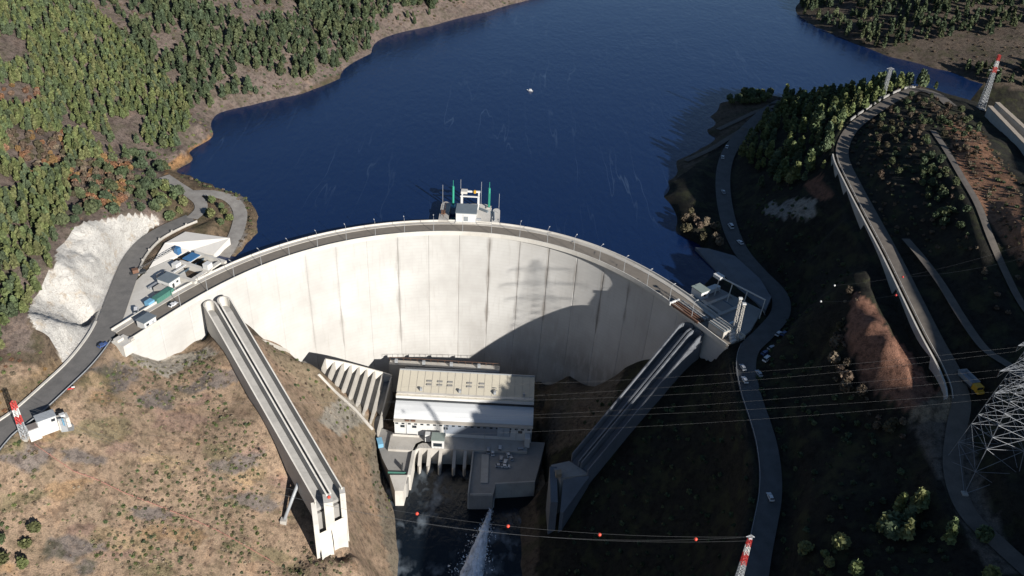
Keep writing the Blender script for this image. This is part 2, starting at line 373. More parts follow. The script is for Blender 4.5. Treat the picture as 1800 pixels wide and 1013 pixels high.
# thin duplicates
keep = []
for i, p in enumerate(ctl):
    if all(np.hypot(*(ctl[j, :2] - p[:2])) > 2.0 for j in keep): keep.append(i)
ctl = ctl[keep]
def rbf_fit(c, lam):
    n = len(c); d = np.hypot(c[:, None, 0] - c[None, :, 0], c[:, None, 1] - c[None, :, 1])
    A = np.zeros((n + 3, n + 3)); A[:n, :n] = -d + lam * np.eye(n) * 1.0
    A[:n, n] = 1; A[:n, n + 1] = c[:, 0] / 300; A[:n, n + 2] = c[:, 1] / 300; A[n:, :n] = A[:n, n:].T
    return np.linalg.solve(A, np.r_[c[:, 2], 0, 0, 0])
wts = rbf_fit(ctl, 2.0)
def axis(lo, f0, f1, hi, st, g, mx):
    a = [f0]; s = st
    while a[-1] > lo: s = min(s * g, mx); a.append(a[-1] - s)
    a = a[::-1]; a += list(np.arange(f0 + st, f1, st)); s = st
    while a[-1] < hi: s = min(s * g, mx); a.append(a[-1] + s)
    return np.array(a)
GX = axis(-760, -215, 235, 950, 1.5, 1.02, 22); GY = axis(-220, 172, 440, 1500, 1.5, 1.014, 16)
X, Y = np.meshgrid(GX, GY); xf, yf = X.ravel(), Y.ravel()
Z = np.zeros(xf.size)
for k in range(0, xf.size, 20000):
    xs, ys = xf[k:k + 20000], yf[k:k + 20000]
    Z[k:k + 20000] = -np.hypot(xs[:, None] - ctl[None, :, 0], ys[:, None] - ctl[None, :, 1]) @ wts[:-3] + wts[-3] + wts[-2] * xs / 300 + wts[-1] * ys / 300
# natural roughness, less at the shoreline
rough = np.clip(np.abs(Z + 2) / 8, .12, 1)
Z += (fbm(xf, yf, 60, 3, 3) * 2.2 + fbm(xf, yf, 14, 4, 9) * 1.3) * rough
UU, VV = proj(xf, yf, Z)
ROCK = [(150, 392), (215, 381), (285, 386), (262, 404), (228, 440), (212, 475), (195, 520), (165, 570), (128, 632), (112, 642), (95, 600), (68, 575), (52, 548), (80, 500), (108, 440)]
mrock = inpoly(UU, VV, ROCK)
rg = fbm(xf + 5 * fbm(xf, yf, 20, 2, 5), yf, 11, 5, 21)
Z += mrock * (rg * 3.0 + np.abs(fbm(xf, yf, 7, 3, 25)) * 2.2 - .6)
_q = (Z + 1.5 * fbm(xf, yf, 18, 2, 27)) / 3.2; _fr = _q - np.floor(_q); _st = np.clip((_fr - .55) / .4, 0, 1)
Z = np.where(mrock, Z + ((np.floor(_q) + _st) - _q) * 3.2 * .75, Z)
# earthworks: level the roads, cut platforms
def dist_poly(px, py, pts):
    best = np.full(px.size, 1e9); zz = np.zeros(px.size)
    for a, b in zip(pts[:-1], pts[1:]):
        sel = (np.abs(px - (a[0] + b[0]) / 2) < 40) & (np.abs(py - (a[1] + b[1]) / 2) < 40)
        if not sel.any(): continue
        x, y = px[sel], py[sel]; d = b[:2] - a[:2]; L = d @ d + 1e-9
        t = np.clip(((x - a[0]) * d[0] + (y - a[1]) * d[1]) / L, 0, 1)
        r = np.hypot(x - a[0] - t * d[0], y - a[1] - t * d[1]); z = a[2] + t * (b[2] - a[2])
        cur = best[sel]; mk = r < cur; cur[mk] = r[mk]; best[sel] = cur
        q = zz[sel]; q[mk] = z[mk]; zz[sel] = q
    return best, zz
for nm in [k_ for k_ in ROADS if k_ != 'hill_road'] + ['hill_road']:
    pp, w, m_ = ROADS[nm]
    d, zr = dist_poly(xf, yf, pp); k = np.clip((d - w / 2 - 1.6) / (4 if nm == 'valley_road' else 7), 0, 1); k = k * k * (3 - 2 * k)
    Z = np.where(d < 30, (zr - .45) * (1 - k) + Z * k, Z)
DROAD = np.full(xf.size, 1e9)
for nm, (pp, w, m_) in ROADS.items(): DROAD = np.minimum(DROAD, dist_poly(xf, yf, pp)[0])
for pp in (CH_L, CH_R): DROAD = np.minimum(DROAD, dist_poly(xf, yf, pp)[0] - 4)
for pp, hw in ((CH_L, 8.5), (CH_R, 8.5)):
    d, zr = dist_poly(xf, yf, pp); k = np.clip((d - hw) / 6, 0, 1)
    Z = np.where(d < hw + 6, np.minimum(Z, zr - 1.7 + 9 * k), Z)
_hp = ROADS['hill_road'][0]; _d = np.gradient(_hp[:, :2], axis=0); _d /= np.linalg.norm(_d, axis=1, keepdims=True); _n = np.c_[-_d[:, 1], _d[:, 0]]
_uu, _vv = proj(_hp[:, 0], _hp[:, 1], _hp[:, 2]); _i0 = np.argmin(np.hypot(_uu - 1478, _vv - 275)); _i1 = np.argmin(np.hypot(_uu - 1688, _vv - 700))
_sg = -1 if _n[_i0][0] > 0 else 1; _off = np.c_[_hp[_i0:_i1, :2] + _n[_i0:_i1] * _sg * 10.0, _hp[_i0:_i1, 2]]
d, zr = dist_poly(xf, yf, _off); Z = np.where(d < 4.6, np.minimum(Z, zr - 4.6), Z)
def carve(poly, zb, soft=3.0, raise_=False):
    global Z
    poly = np.array(poly)[:, :2]; ins = inpoly(xf, yf, poly)
    d, _ = dist_poly(xf, yf, np.c_[np.vstack([poly, poly[:1]]), np.zeros(len(poly) + 1)]); d = np.where(ins, 0, d)
    k = np.clip(d / soft, 0, 1)
    tgt = zb + (Z - zb) * k
    Z = np.where(d < soft, tgt if raise_ else np.minimum(Z, tgt), Z)
YARD_L = [un(u, v, 0) for u, v in [(200, 565), (232, 500), (262, 470), (330, 440), (372, 452), (385, 490), (300, 535), (215, 588)]]
YARD_R = [un(u, v, 0) for u, v in [(1205, 530), (1255, 480), (1275, 470), (1345, 500), (1350, 560), (1310, 590), (1290, 600)]]
carve(YARD_L, -1.2, 4, True); carve(YARD_R, -1.2, 4, True)
carve([un(u, v, -88) for u, v in [(668, 748), (945, 760), (958, 840), (930, 862), (820, 885), (730, 880), (690, 850), (672, 800)]], -105, 3)
carve([(-62, 325), (20, 325), (20, 368), (-62, 368)], -92, 3)
Z = Z.reshape(X.shape)
def hz(x, y):
    x = np.asarray(x, float); y = np.asarray(y, float)
    i = np.clip(np.searchsorted(GX, x) - 1, 0, len(GX) - 2); j = np.clip(np.searchsorted(GY, y) - 1, 0, len(GY) - 2)
    fx = np.clip((x - GX[i]) / (GX[i + 1] - GX[i]), 0, 1); fy = np.clip((y - GY[j]) / (GY[j + 1] - GY[j]), 0, 1)
    return (Z[j, i] * (1 - fx) + Z[j, i + 1] * fx) * (1 - fy) + (Z[j + 1, i] * (1 - fx) + Z[j + 1, i + 1] * fx) * fy
def gp(u, v):
    """ground point seen at a photo point"""
    D = ray(u, v); t = np.linspace(90, 1600, 3000); d = H + D[2] * t - hz(D[0] * t, D[1] * t)
    k = np.argmax(d < 0); a = t[max(k - 1, 0)]; b = t[k]
    for _ in range(12):
        c = (a + b) / 2
        if H + D[2] * c - hz(D[0] * c, D[1] * c) < 0: b = c
        else: a = c
    return np.array([D[0] * b, D[1] * b, float(hz(D[0] * b, D[1] * b))])
# ground colour: what grows or lies where
zf = Z.ravel(); UU, VV = proj(xf, yf, zf)
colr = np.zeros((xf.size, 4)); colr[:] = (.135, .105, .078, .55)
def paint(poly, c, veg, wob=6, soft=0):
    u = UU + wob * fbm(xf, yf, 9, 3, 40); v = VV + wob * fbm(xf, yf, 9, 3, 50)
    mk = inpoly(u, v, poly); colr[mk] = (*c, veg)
paint([(-400, 1300), (-400, 600), (0, 640), (120, 640), (215, 600), (370, 600), (480, 590), (700, 760), (720, 1300)], (.37, .272, .195), .3)
paint([(-200, -200), (950, -200), (930, 5), (650, 100), (380, 240), (280, 310), (290, 400), (150, 390), (50, 560), (60, 620), (-200, 640)], (.2, .16, .14), .4)
paint([(-20, 700), (120, 620), (190, 600), (120, 700), (-20, 800)], (.23, .17, .11), .3)
paint([(290, 312), (292, 290), (335, 262), (380, 232), (384, 240), (335, 282), (300, 305)], (.34, .2, .1), .05, 2)
paint([(455, 598), (505, 610), (700, 770), (705, 880), (640, 800)], (.33, .26, .18), .3)
paint([(290, 310), (300, 300), (470, 370), (470, 430), (380, 480), (300, 420)], (.2, .15, .1), .5)
paint([(395, 340), (430, 345), (432, 420), (390, 470), (375, 455), (415, 400)], (.26, .24, .22), .05, 3)
paint([(185, 470), (245, 415), (340, 375), (345, 392), (262, 435), (225, 480)], (.19, .13, .085), .1, 3)
paint(ROCK, (.84, .8, .73), .02, 7)
paint([(215, 610), (290, 628), (370, 606), (380, 625), (290, 660), (240, 640)], (.46, .42, .36), .1, 6)
paint([(560, 740), (600, 690), (640, 690), (640, 740), (600, 770)], (.38, .35, .3), .2, 10)
paint([(650, 770), (705, 800), (715, 1013), (690, 1013), (660, 880)], (.26, .22, .17), .2, 8)
gn = np.random.default_rng(77)
for k in range(70):     # bare, pinkish, straw and ashy patches of the burnt slope
    u0, v0 = gn.uniform(-20, 640), gn.uniform(640, 1013)
    if v0 < 620 + (u0 - 360) * 1.45 or v0 < 790 - u0 * .9: continue
    rr = gn.uniform(12, 45); an = np.linspace(0, 6.28, 9)[:-1]
    paint([(u0 + rr * gn.uniform(.5, 1.2) * math.cos(q) * 1.5, v0 + rr * gn.uniform(.4, 1) * math.sin(q) * .7) for q in an], [(.4, .3, .215), (.33, .23, .18), (.38, .26, .16), (.23, .195, .175), (.27, .22, .14), (.42, .31, .2)][gn.integers(6)], gn.uniform(.05, .6), 16)
# right side
paint([(1160, 340), (1380, 160), (1900, 150), (1900, 1200), (940, 1200), (950, 660), (1290, 600)], (.028, .027, .022), .6)  # dark scrub, colour lowered further to deepen the slope's shade
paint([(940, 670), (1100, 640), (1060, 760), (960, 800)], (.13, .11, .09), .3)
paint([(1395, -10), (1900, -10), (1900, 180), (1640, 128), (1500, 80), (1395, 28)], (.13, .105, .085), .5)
paint([(1500, 515), (1532, 530), (1562, 580), (1602, 625), (1648, 690), (1625, 708), (1598, 724), (1520, 676), (1488, 600)], (.31, .165, .115), .0, 4)
paint([(1415, 320), (1440, 306), (1462, 335), (1462, 352), (1440, 352), (1418, 338)], (.26, .13, .085), .0, 2)
paint([(1600, 720), (1640, 700), (1680, 690), (1700, 740), (1640, 748), (1600, 740)], (.34, .27, .19), .02, 3)
paint([(1395, 345), (1430, 352), (1438, 380), (1410, 392), (1385, 375)], (.36, .33, .28), .1, 4)
paint([(1340, 368), (1352, 350), (1375, 352), (1392, 342), (1398, 372), (1380, 392), (1362, 384)], (.3, .29, .27), .1, 14)
paint([(1660, 215), (1720, 230), (1790, 330), (1810, 480), (1760, 420), (1700, 330)], (.32, .175, .11), .15)
paint([(1600, 745), (1700, 740), (1730, 860), (1800, 1013), (1740, 1013), (1660, 860)], (.16, .14, .12), .1)
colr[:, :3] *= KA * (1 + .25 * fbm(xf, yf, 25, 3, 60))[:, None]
nx, ny = len(GX), len(GY)
idx = (np.arange(ny - 1)[:, None] * nx + np.arange(nx - 1)[None, :]).ravel()
Fq = np.stack([idx, idx + 1, idx + nx + 1, idx + nx], -1)
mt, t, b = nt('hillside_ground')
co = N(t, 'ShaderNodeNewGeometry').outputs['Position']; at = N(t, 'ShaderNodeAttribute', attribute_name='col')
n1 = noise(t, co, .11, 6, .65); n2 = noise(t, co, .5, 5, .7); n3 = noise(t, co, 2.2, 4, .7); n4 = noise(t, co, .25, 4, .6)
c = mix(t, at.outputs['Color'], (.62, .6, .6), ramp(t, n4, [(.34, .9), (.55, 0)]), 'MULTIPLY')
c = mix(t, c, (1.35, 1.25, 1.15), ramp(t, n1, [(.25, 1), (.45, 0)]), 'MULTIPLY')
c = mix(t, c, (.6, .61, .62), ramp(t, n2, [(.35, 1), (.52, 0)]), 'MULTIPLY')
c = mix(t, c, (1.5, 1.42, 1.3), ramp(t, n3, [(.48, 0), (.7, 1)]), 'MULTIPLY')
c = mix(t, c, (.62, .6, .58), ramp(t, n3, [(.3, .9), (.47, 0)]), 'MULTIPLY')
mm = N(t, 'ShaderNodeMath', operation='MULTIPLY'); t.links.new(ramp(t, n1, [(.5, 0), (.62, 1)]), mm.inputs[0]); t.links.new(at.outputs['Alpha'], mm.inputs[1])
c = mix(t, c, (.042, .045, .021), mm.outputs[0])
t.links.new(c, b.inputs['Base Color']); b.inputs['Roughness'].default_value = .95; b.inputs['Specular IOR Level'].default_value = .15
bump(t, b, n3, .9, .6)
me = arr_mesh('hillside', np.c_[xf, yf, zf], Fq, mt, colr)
rk, t, b = nt('fractured_rock'); co = N(t, 'ShaderNodeNewGeometry').outputs['Position']
wp = N(t, 'ShaderNodeTexNoise'); wp.inputs['Scale'].default_value = .3; wp.inputs['Detail'].default_value = 4; t.links.new(co, wp.inputs['Vector'])
ds = N(t, 'ShaderNodeVectorMath', operation='MULTIPLY_ADD'); t.links.new(wp.outputs['Color'], ds.inputs[0]); ds.inputs[1].default_value = (11, 11, 11); t.links.new(co, ds.inputs[2])
mp = N(t, 'ShaderNodeMapping'); mp.inputs['Rotation'].default_value = (.5, .7, .4); mp.inputs['Scale'].default_value = (1, .45, 1.4); t.links.new(ds.outputs[0], mp.inputs[0])
vo = N(t, 'ShaderNodeTexVoronoi', feature='DISTANCE_TO_EDGE'); vo.inputs['Scale'].default_value = .28; t.links.new(mp.outputs[0], vo.inputs['Vector'])
vc = N(t, 'ShaderNodeTexVoronoi', feature='F1'); vc.inputs['Scale'].default_value = .28; t.links.new(mp.outputs[0], vc.inputs['Vector'])
g1 = noise(t, co, .16, 6, .7); g2 = noise(t, co, 1.4, 5, .7); g3 = noise(t, co, .5, 5, .65, (1, 1, .3))
c = mix(t, (.46, .445, .415), (.36, .345, .32), ramp(t, g2, [(.35, 0), (.7, 1)]))
sv = N(t, 'ShaderNodeSeparateColor'); t.links.new(vc.outputs['Color'], sv.inputs[0])
c = mix(t, c, (.74, .74, .74), ramp(t, sv.outputs[0], [(.3, 0), (1, .6)]), 'MULTIPLY')
c = mix(t, c, (.3, .24, .17), ramp(t, g1, [(.54, 0), (.68, .8)]))
c = mix(t, c, (.34, .33, .31), ramp(t, g3, [(.5, 0), (.7, .8)]))
c = mix(t, c, (.17, .15, .13), ramp(t, vo.outputs['Distance'], [(0, .5), (.02, .3), (.06, 0)]))
t.links.new(c, b.inputs['Base Color']); b.inputs['Roughness'].default_value = .9
ad = N(t, 'ShaderNodeMath', operation='ADD'); t.links.new(sv.outputs[0], ad.inputs[0]); t.links.new(g2, ad.inputs[1]); bump(t, b, ad.outputs[0], .8, .8)
me.materials.append(rk)
_wu = UU + 7 * fbm(xf, yf, 9, 3, 40); _wv = VV + 7 * fbm(xf, yf, 9, 3, 50); _mk = inpoly(_wu, _wv, ROCK)
me.polygons.foreach_set('material_index', (_mk[Fq].sum(1) >= 2).astype(np.int32))
me.polygons.foreach_set('use_smooth', [True] * len(me.polygons))
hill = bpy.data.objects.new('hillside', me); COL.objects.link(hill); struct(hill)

# ------------------------------------------------------------------ road surfaces
def roadmat(name, col, lo):
    mt, t, b = nt(name); co = N(t, 'ShaderNodeNewGeometry').outputs['Position']
    col = [q * KA for q in col]; lo = [q * KA for q in lo]
    f = noise(t, co, .25, 5, .6); g = noise(t, co, 2.5, 4, .7)
    c = mix(t, col, lo, ramp(t, f, [(.35, 0), (.7, 1)])); c = mix(t, c, [q * .75 for q in lo], ramp(t, g, [(.5, 0), (.75, .7)]))
    t.links.new(c, b.inputs['Base Color']); b.inputs['Roughness'].default_value = .9; MATS[name] = mt; return mt
RM = {'asphalt': roadmat('asphalt', (.2, .19, .18), (.14, .135, .13)), 'worn': roadmat('shade_toned_asphalt', (.13, .13, .13), (.09, .09, .09)), 'gravel': roadmat('gravel', (.36, .34, .31), (.25, .23, .21)), 'dirt': roadmat('dirt', (.17, .145, .12), (.11, .095, .08))}  # the reservoir road gets an asphalt copy with shade put into its colour
def side(pp):
    d = np.gradient(pp[:, :2], axis=0); d /= np.linalg.norm(d, axis=1, keepdims=True) + 1e-9
    return np.c_[-d[:, 1], d[:, 0], np.zeros(len(pp))]
ROADLBL = {}
for i, (nm, (pp, w, m_)) in enumerate(ROADS.items()):
    n_ = side(pp); lift = np.array([0, 0, .02 + .02 * i]); a = MB()
    rows = [pp + n_ * w * k + lift + np.array([0, 0, -.06 * abs(k) * 2]) for k in (.5, .25, 0, -.25, -.5)]
    for q in range(4): a.strip(rows[q + 1], rows[q])
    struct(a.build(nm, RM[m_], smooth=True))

# ------------------------------------------------------------------ water
def watermat(name, deep, foam, fstops, rough, wave, bstr, streak):
    mt, t, b = nt(name); co = N(t, 'ShaderNodeNewGeometry').outputs['Position']
    w1 = noise(t, co, wave, 5, .6, (1, .45, 1, .5)); w2 = noise(t, co, wave * .12, 3, .5)
    ad = N(t, 'ShaderNodeMath', operation='MULTIPLY_ADD'); t.links.new(w2, ad.inputs[0]); ad.inputs[1].default_value = .8; t.links.new(w1, ad.inputs[2])
    bump(t, b, ad.outputs[0], bstr, .6)
    f = noise(t, co, streak[0], 3, .5, streak[1])
    g = noise(t, co, streak[2], 3, .5)
    mk = N(t, 'ShaderNodeMath', operation='MULTIPLY'); t.links.new(ramp(t, f, fstops), mk.inputs[0]); t.links.new(ramp(t, g, [(.45, 0), (.7, 1)]), mk.inputs[1])
    c = mix(t, deep, foam, mk.outputs[0])
    t.links.new(c, b.inputs['Base Color']); b.inputs['Roughness'].default_value = rough; b.inputs['IOR'].default_value = 1.33
    return mt
LAKEM = watermat('lake_water', (.0038, .0135, .05), (.1, .15, .22), [(.492, 0), (.5, .24), (.508, 0)], .14, .3, .42, (.06, (1, .1, 1, -.22), .012))
RIVM = watermat('river_water', (.004, .007, .011), (.2, .24, .28), [(.46, 0), (.64, .85)], .12, .5, .5, (.16, (1.2, .8, 1), .05))
a = MB()
S = np.linspace(-14, DAM_L + 14, 90)
arc = []
for s_ in S:
    q = dam(np.array(np.clip(s_, 0, DAM_L)), -3.0)
    if s_ < 0: q = q + (dam(np.array(1.)) - dam(np.array(0.))) * s_
    if s_ > DAM_L: q = q + (dam(np.array(DAM_L)) - dam(np.array(DAM_L - 1.))) * (s_ - DAM_L)
    arc.append(q)
arc = np.array(arc); far = np.c_[np.linspace(-700, 900, 90), np.full(90, 1480.)]
mid = arc * .45 + far * .55; mid2 = arc * .8 + far * .2
for A_, B_ in ((arc, mid2), (mid2, mid), (mid, far)): a.strip([(p[0], p[1], -2.3) for p in B_], [(p[0], p[1], -2.3) for p in A_])
struct(a.build('reservoir_water', LAKEM))
a = MB().add([(-120, -200, -97), (90, -200, -97), (90, 335, -97), (-80, 335, -97)], [(0, 1, 2, 3)]); struct(a.build('river_water', RIVM))

# ------------------------------------------------------------------ dam
mt, t, b = nt('dam_concrete')
g_ = N(t, 'ShaderNodeNewGeometry'); co = g_.outputs['Position']; at = N(t, 'ShaderNodeAttribute', attribute_name='col')
sx = N(t, 'ShaderNodeSeparateXYZ'); t.links.new(co, sx.inputs[0])
wv = N(t, 'ShaderNodeMath', operation='MULTIPLY'); t.links.new(sx.outputs[2], wv.inputs[0]); wv.inputs[1].default_value = 1 / 2.0
fr = N(t, 'ShaderNodeMath', operation='FRACT'); t.links.new(wv.outputs[0], fr.inputs[0])
f = noise(t, co, .05, 5, .6); g = noise(t, co, .5, 5, .65, (1, 1, .1)); h = noise(t, co, 3, 4, .6)
c = mix(t, (.66, .65, .625), (.53, .515, .49), ramp(t, f, [(.35, 0), (.7, 1)]))
c = mix(t, c, (.42, .39, .35), ramp(t, g, [(.55, 0), (.8, .5)]))
c = mix(t, c, (.5, .48, .44), ramp(t, fr.outputs[0], [(0, .45), (.06, .45), (.1, 0)]))
rnd = N(t, 'ShaderNodeObjectInfo').outputs['Random']
c = mix(t, c, (1.0, .99, .97), .0)
c = mix(t, c, (KA, KA, KA), 1.0, 'MULTIPLY'); c = mix(t, c, (.92, .92, .92), rnd, 'MULTIPLY')
# run marks beside the joints (attribute: red = how stained this strip is)
st = N(t, 'ShaderNodeMath', operation='MULTIPLY'); t.links.new(at.outputs['Color'], st.inputs[0])
t.links.new(ramp(t, noise(t, co, .35, 4, .6, (1, 1, .25)), [(.3, .45), (.55, 1)]), st.inputs[1])
c = mix(t, c, (.1, .085, .07), st.outputs[0])
t.links.new(c, b.inputs['Base Color']); b.inputs['Roughness'].default_value = .85; bump(t, b, h, .3, .08)
DAMM = mt
damroot = empty('arch_dam', (-20, 398, -95), 'tall curved white concrete arch dam holding back the blue reservoir', 'dam')
nb = 21; edges = np.linspace(0, DAM_L, nb + 1)
# joint staining by photo position of the joint (top, bottom row, strength)
stain = {}
for (u, v0, v1, k) in [(715, 420, 590, .55), (868, 425, 580, .9), (920, 435, 560, .55), (965, 445, 560, .8), (1010, 460, 520, .7), (1055, 480, 585, .85), (1098, 500, 560, .6), (620, 545, 600, .5), (565, 450, 600, .25), (515, 470, 560, .2), (817, 420, 640, .2), (613, 440, 545, .2), (765, 420, 640, .12)]:
    p = damhit(u, v0 + 25); k_ = np.argmin(np.hypot(*(_cc - p[:2]).T)); s_ = _al[k_]; e = int(np.clip(round(s_ / DAM_L * nb), 0, nb))
    zt, zb = damhit(u, v0)[2], damhit(u, v1)[2]
    stain.setdefault(e, []).append((zt, zb, k))
ZL = [-.4, -1.2] + list(np.linspace(-4, -108, 27))
for i in range(nb):
    s0, s1 = edges[i], edges[i + 1]; fr_ = [0, .006, .035, .07, .12, .3, .5, .7, .88, .93, .965, .994, 1]
    V = []; A_ = []
    for z in ZL:
        for k, f_ in enumerate(fr_):
            o_ = float(od(z)) - (.12 if k in (0, len(fr_) - 1) else 0)
            q = dam(np.array(s0 + (s1 - s0) * f_), o_); V.append((q[0], q[1], z))
            dk = 0
            for e, side_ in ((i, f_), (i + 1, 1 - f_)):
                for zt, zb, kk in stain.get(e, []):
                    if zb - 2 < z < zt + 2:
                        wz = .06 + .03 * math.sin(z * .3 + e * 5)
                        dk = max(dk, kk * max(0, 1 - side_ / wz) ** .7)
            
            sm = s0 + (s1 - s0) * f_
            dirt = .42 * np.clip((sm / DAM_L - .52) / .2, 0, 1) * np.clip((-z - 38) / 25, 0, 1) + .16 * np.clip((-z - 50) / 30, 0, 1)
            dk = max(dk, dirt * (.6 + .8 * float(vnoise(np.array(sm / 9.), np.array(z / 6.), 5))))
            A_.append((dk, dk, dk, 1))
    for z in ZL[::3]:
        for f_ in (0, .25, .5, .75, 1):
            q = dam(np.array(s0 + (s1 - s0) * f_), -3 - 8 * (-z / 100)); V.append((q[0], q[1], z)); A_.append((0, 0, 0, 1))
    n = len(fr_); Fs = []
    for r in range(len(ZL) - 1):
        for k in range(n - 1):
            p = r * n + k; Fs.append((p, p + n, p + n + 1, p + 1))
    b0 = n * len(ZL); nb_ = len(ZL[::3])
    for r in range(nb_ - 1):
        for k in range(4):
            p = b0 + r * 5 + k; Fs.append((p, p + 1, p + 6, p + 5))
    # top and ends closed
    Fs.append(tuple(list(range(n)) + [b0 + k for k in range(4, -1, -1)]))
    off = np.array(damroot.location)
    me = arr_mesh('dam_block', np.array(V) - off, np.array([f_ for f_ in Fs if len(f_) == 4]), DAMM, np.array(A_))
    me.polygons.foreach_set('use_smooth', [True] * len(me.polygons))
    o = bpy.data.objects.new('dam_block', me); COL.objects.link(o); o.parent = damroot
def dstrip(name, o0, o1, z0, z1, mat, s0=0., s1=None, n=140):
    """solid band along the crest between offsets o0<o1 and levels z0<z1"""
    s1 = DAM_L if s1 is None else s1; S = np.linspace(s0, s1, n); A = dam(S, np.full(n, o0)); B = dam(S, np.full(n, o1)); a = MB()
    r = [[(p[0], p[1], z) for p in Q] for Q, z in ((A, z1), (B, z1), (B, z0), (A, z0))]
    a.strip(r[1], r[0]); a.strip(r[2], r[1]); a.strip(r[0], r[3]); a.strip(r[3], r[2])
    return a.build(name, mat, damroot)
dstrip('road_deck', -4.2, 4.4, -1.0, -.05, plain('crest_asphalt', (.26, .225, .185), .9, .25, .3))
dstrip('crest_beam', 4.4, 4.9, -1.4, .02, CONCW)
dstrip('downstream_parapet', 4.45, 4.85, .03, .95, CONCW)
dstrip('upstream_walkway', -6.6, -4.21, -.8, .22, CONC)
dstrip('upstream_parapet', -7.0, -6.6, -1.0, 1.2, CONCW)
dstrip('kerb', 3.5, 4.4, -.04, .16, CONC)

# ================================================================== things on the dam
def pt(u, v, z): p = un(u, v, z); return (p[0], p[1], p[2])
def loc2(o, ang):
    """local frame: x along ang, y to its left; returns function local -> world"""
    ca, sa = math.cos(ang), math.sin(ang)
    return lambda x, y, z=0.0: (o[0] + x * ca - y * sa, o[1] + x * sa + y * ca, o[2] + z)
# lamp posts
LAMP = None
slist = np.arange(28, DAM_L - 8, 15.4)
names = []
for i, s_ in enumerate(slist):
    p = dam(np.array(s_), 4.0); q = dam(np.array(s_), 0.0); ang = math.atan2(q[1] - p[1], q[0] - p[0])
    lb = 'grey steel street lamp on the dam crest, number %d of the row from the left end' % (i + 1)
    words = ['first', 'second', 'third', 'fourth', 'fifth', 'sixth', 'seventh', 'eighth', 'ninth', 'tenth', 'eleventh', 'twelfth', 'thirteenth', 'fourteenth', 'fifteenth', 'sixteenth', 'seventeenth', 'eighteenth', 'nineteenth', 'twentieth', 'twenty-first', 'twenty-second', 'twenty-third', 'twenty-fourth']
    lb = '%s slender steel street lamp along the dam crest, counted from the left end' % words[i]
    if LAMP is None:
        LAMP = empty('street_lamp', (p[0], p[1], .1), lb, 'street lamp', 'lamps along the dam crest')
        LAMP.rotation_euler = (0, 0, ang)
        MB().bar((0, 0, 0), (0, 0, 8.4), .13, 6, .08).build('post', STEEL, LAMP, local=True)
        MB().box((0, 0, .2), (.5, .5, .4)).build('base', CONC, LAMP, local=True)
        MB().bar((0, 0, 8.4), (1.6, 0, 8.9), .07, 5).build('arm', STEEL, LAMP, local=True)
        MB().box((1.9, 0, 8.9), (.9, .35, .16)).build('lamp_head', WHITE, LAMP, local=True)
    else:
        copy_tree(LAMP, (p[0], p[1], .1), ang, 1, lb)

# intake tower in the reservoir
r = empty('intake_tower', (-24, 412, -2), 'white concrete intake tower with green hoists standing in the lake behind the crest', 'intake tower')
def rnd_end(x0, x1, y0, y1, n=8):
    c = (x0 + x1) / 2; rr = (x1 - x0) / 2
    return [(x0, y0), (x1, y0)] + [(c + rr * math.cos(t), y1 + rr * math.sin(t) * 1.3) for t in np.linspace(0, math.pi, n)]
MB().prism(rnd_end(-40.5, -35.5, 406.3, 424), -30, 1.4).build('pier', CONC, r)
MB().prism(rnd_end(-12.4, -8.6, 407, 420), -30, 1.3).build('pier', CONCW, r)
MB().prism([(-31.6, 405.6), (-12.5, 406.2), (-12.5, 420), (-14, 426), (-17, 428), (-31.6, 427)], -30, .7).build('deck', CONCW, r)
MB().prism([(-35.4, 406.2), (-31.7, 406.2), (-31.7, 409), (-35.4, 409)], -30, .5).build('landing', CONCW, r)
w_ = MB().box((-26, 411.6, 3.1), (10.6, 10, 4.8)).build('gate_house_wall', WHITE, r)
MB().box((-26, 411.9, 5.75), (11.2, 10.6, .45)).build('gate_house_roof', GREYR, r)
MB().box((-26, 406.5, 2.6), (2.2, .12, 2.6)).build('door', plain('dull_door', (.3, .33, .35)), w_)
MB().box((-19.5, 409.5, 1.2), (2.4, 1.2, 1.0)).build('cabinet', STEEL, r)
for x in (-34.2, -14.8): MB().bar((x, 424, .7), (x, 424, 12.5), .62, 8).bar((x, 424, 12.5), (x, 424, 16), .12, 5).build('green_hoist', GREEN, r)
MB().box((-34.2, 424, .75), (3, 3.2, .9)).build('hoist_base', LBLUE, r)
MB().box((-14.8, 424, .9), (2.6, 2.6, .6)).build('hoist_base', CONC, r)
for x in (-29.5, -20.5):
    MB().box((x, 427.0, 4.6), (.8, .8, 8)).build('gantry_leg', WHITE, r); MB().box((x, 421.5, 4.6), (.8, .8, 8)).build('gantry_leg', WHITE, r)
MB().box((-25, 427.0, 8.4), (10.4, .9, .9)).build('gantry_beam', WHITE, r)
MB().box((-25, 421.5, 8.1), (10.4, .7, .6)).build('gantry_beam', WHITE, r)
MB().box((-28.3, 425, 9.2), (3.4, 3.4, 1.4)).build('hoist_trolley', CONCW, r)
MB().box((-22.6, 426, 8.8), (1.2, 1, 1.6)).build('hoist_motor', YEL, r)
for x, y, h in ((-30.5, 428.5, 14.5), (-19.3, 428, 14), (-39.8, 424, 13), (-9.2, 417, 13)): MB().bar((x, y, .6), (x, y, h), .11, 5).build('mast', STEEL, r)
a = MB()
for k in range(7): a.bar((-38, 408 + 2.6 * k, 1.4), (-38, 408 + 2.6 * k, 2.5), .08)
a.bar((-38, 408, 2.5), (-38, 424, 2.5), .07); a.build('railing', BROWN, r)
MB().box((-11.3, 413, 1.6), (.5, 10, .6), .06).build('stair_rail', STEEL, r)
MB().box((-18.2, 420.5, 1.1), (7.5, 1.4, .8), -.62).build('rail_track', GREYR, r)
MB().box((-38.6, 414, 1.9), (2.2, 3.6, .8), .1).build('rusty_crate', BROWN, r)

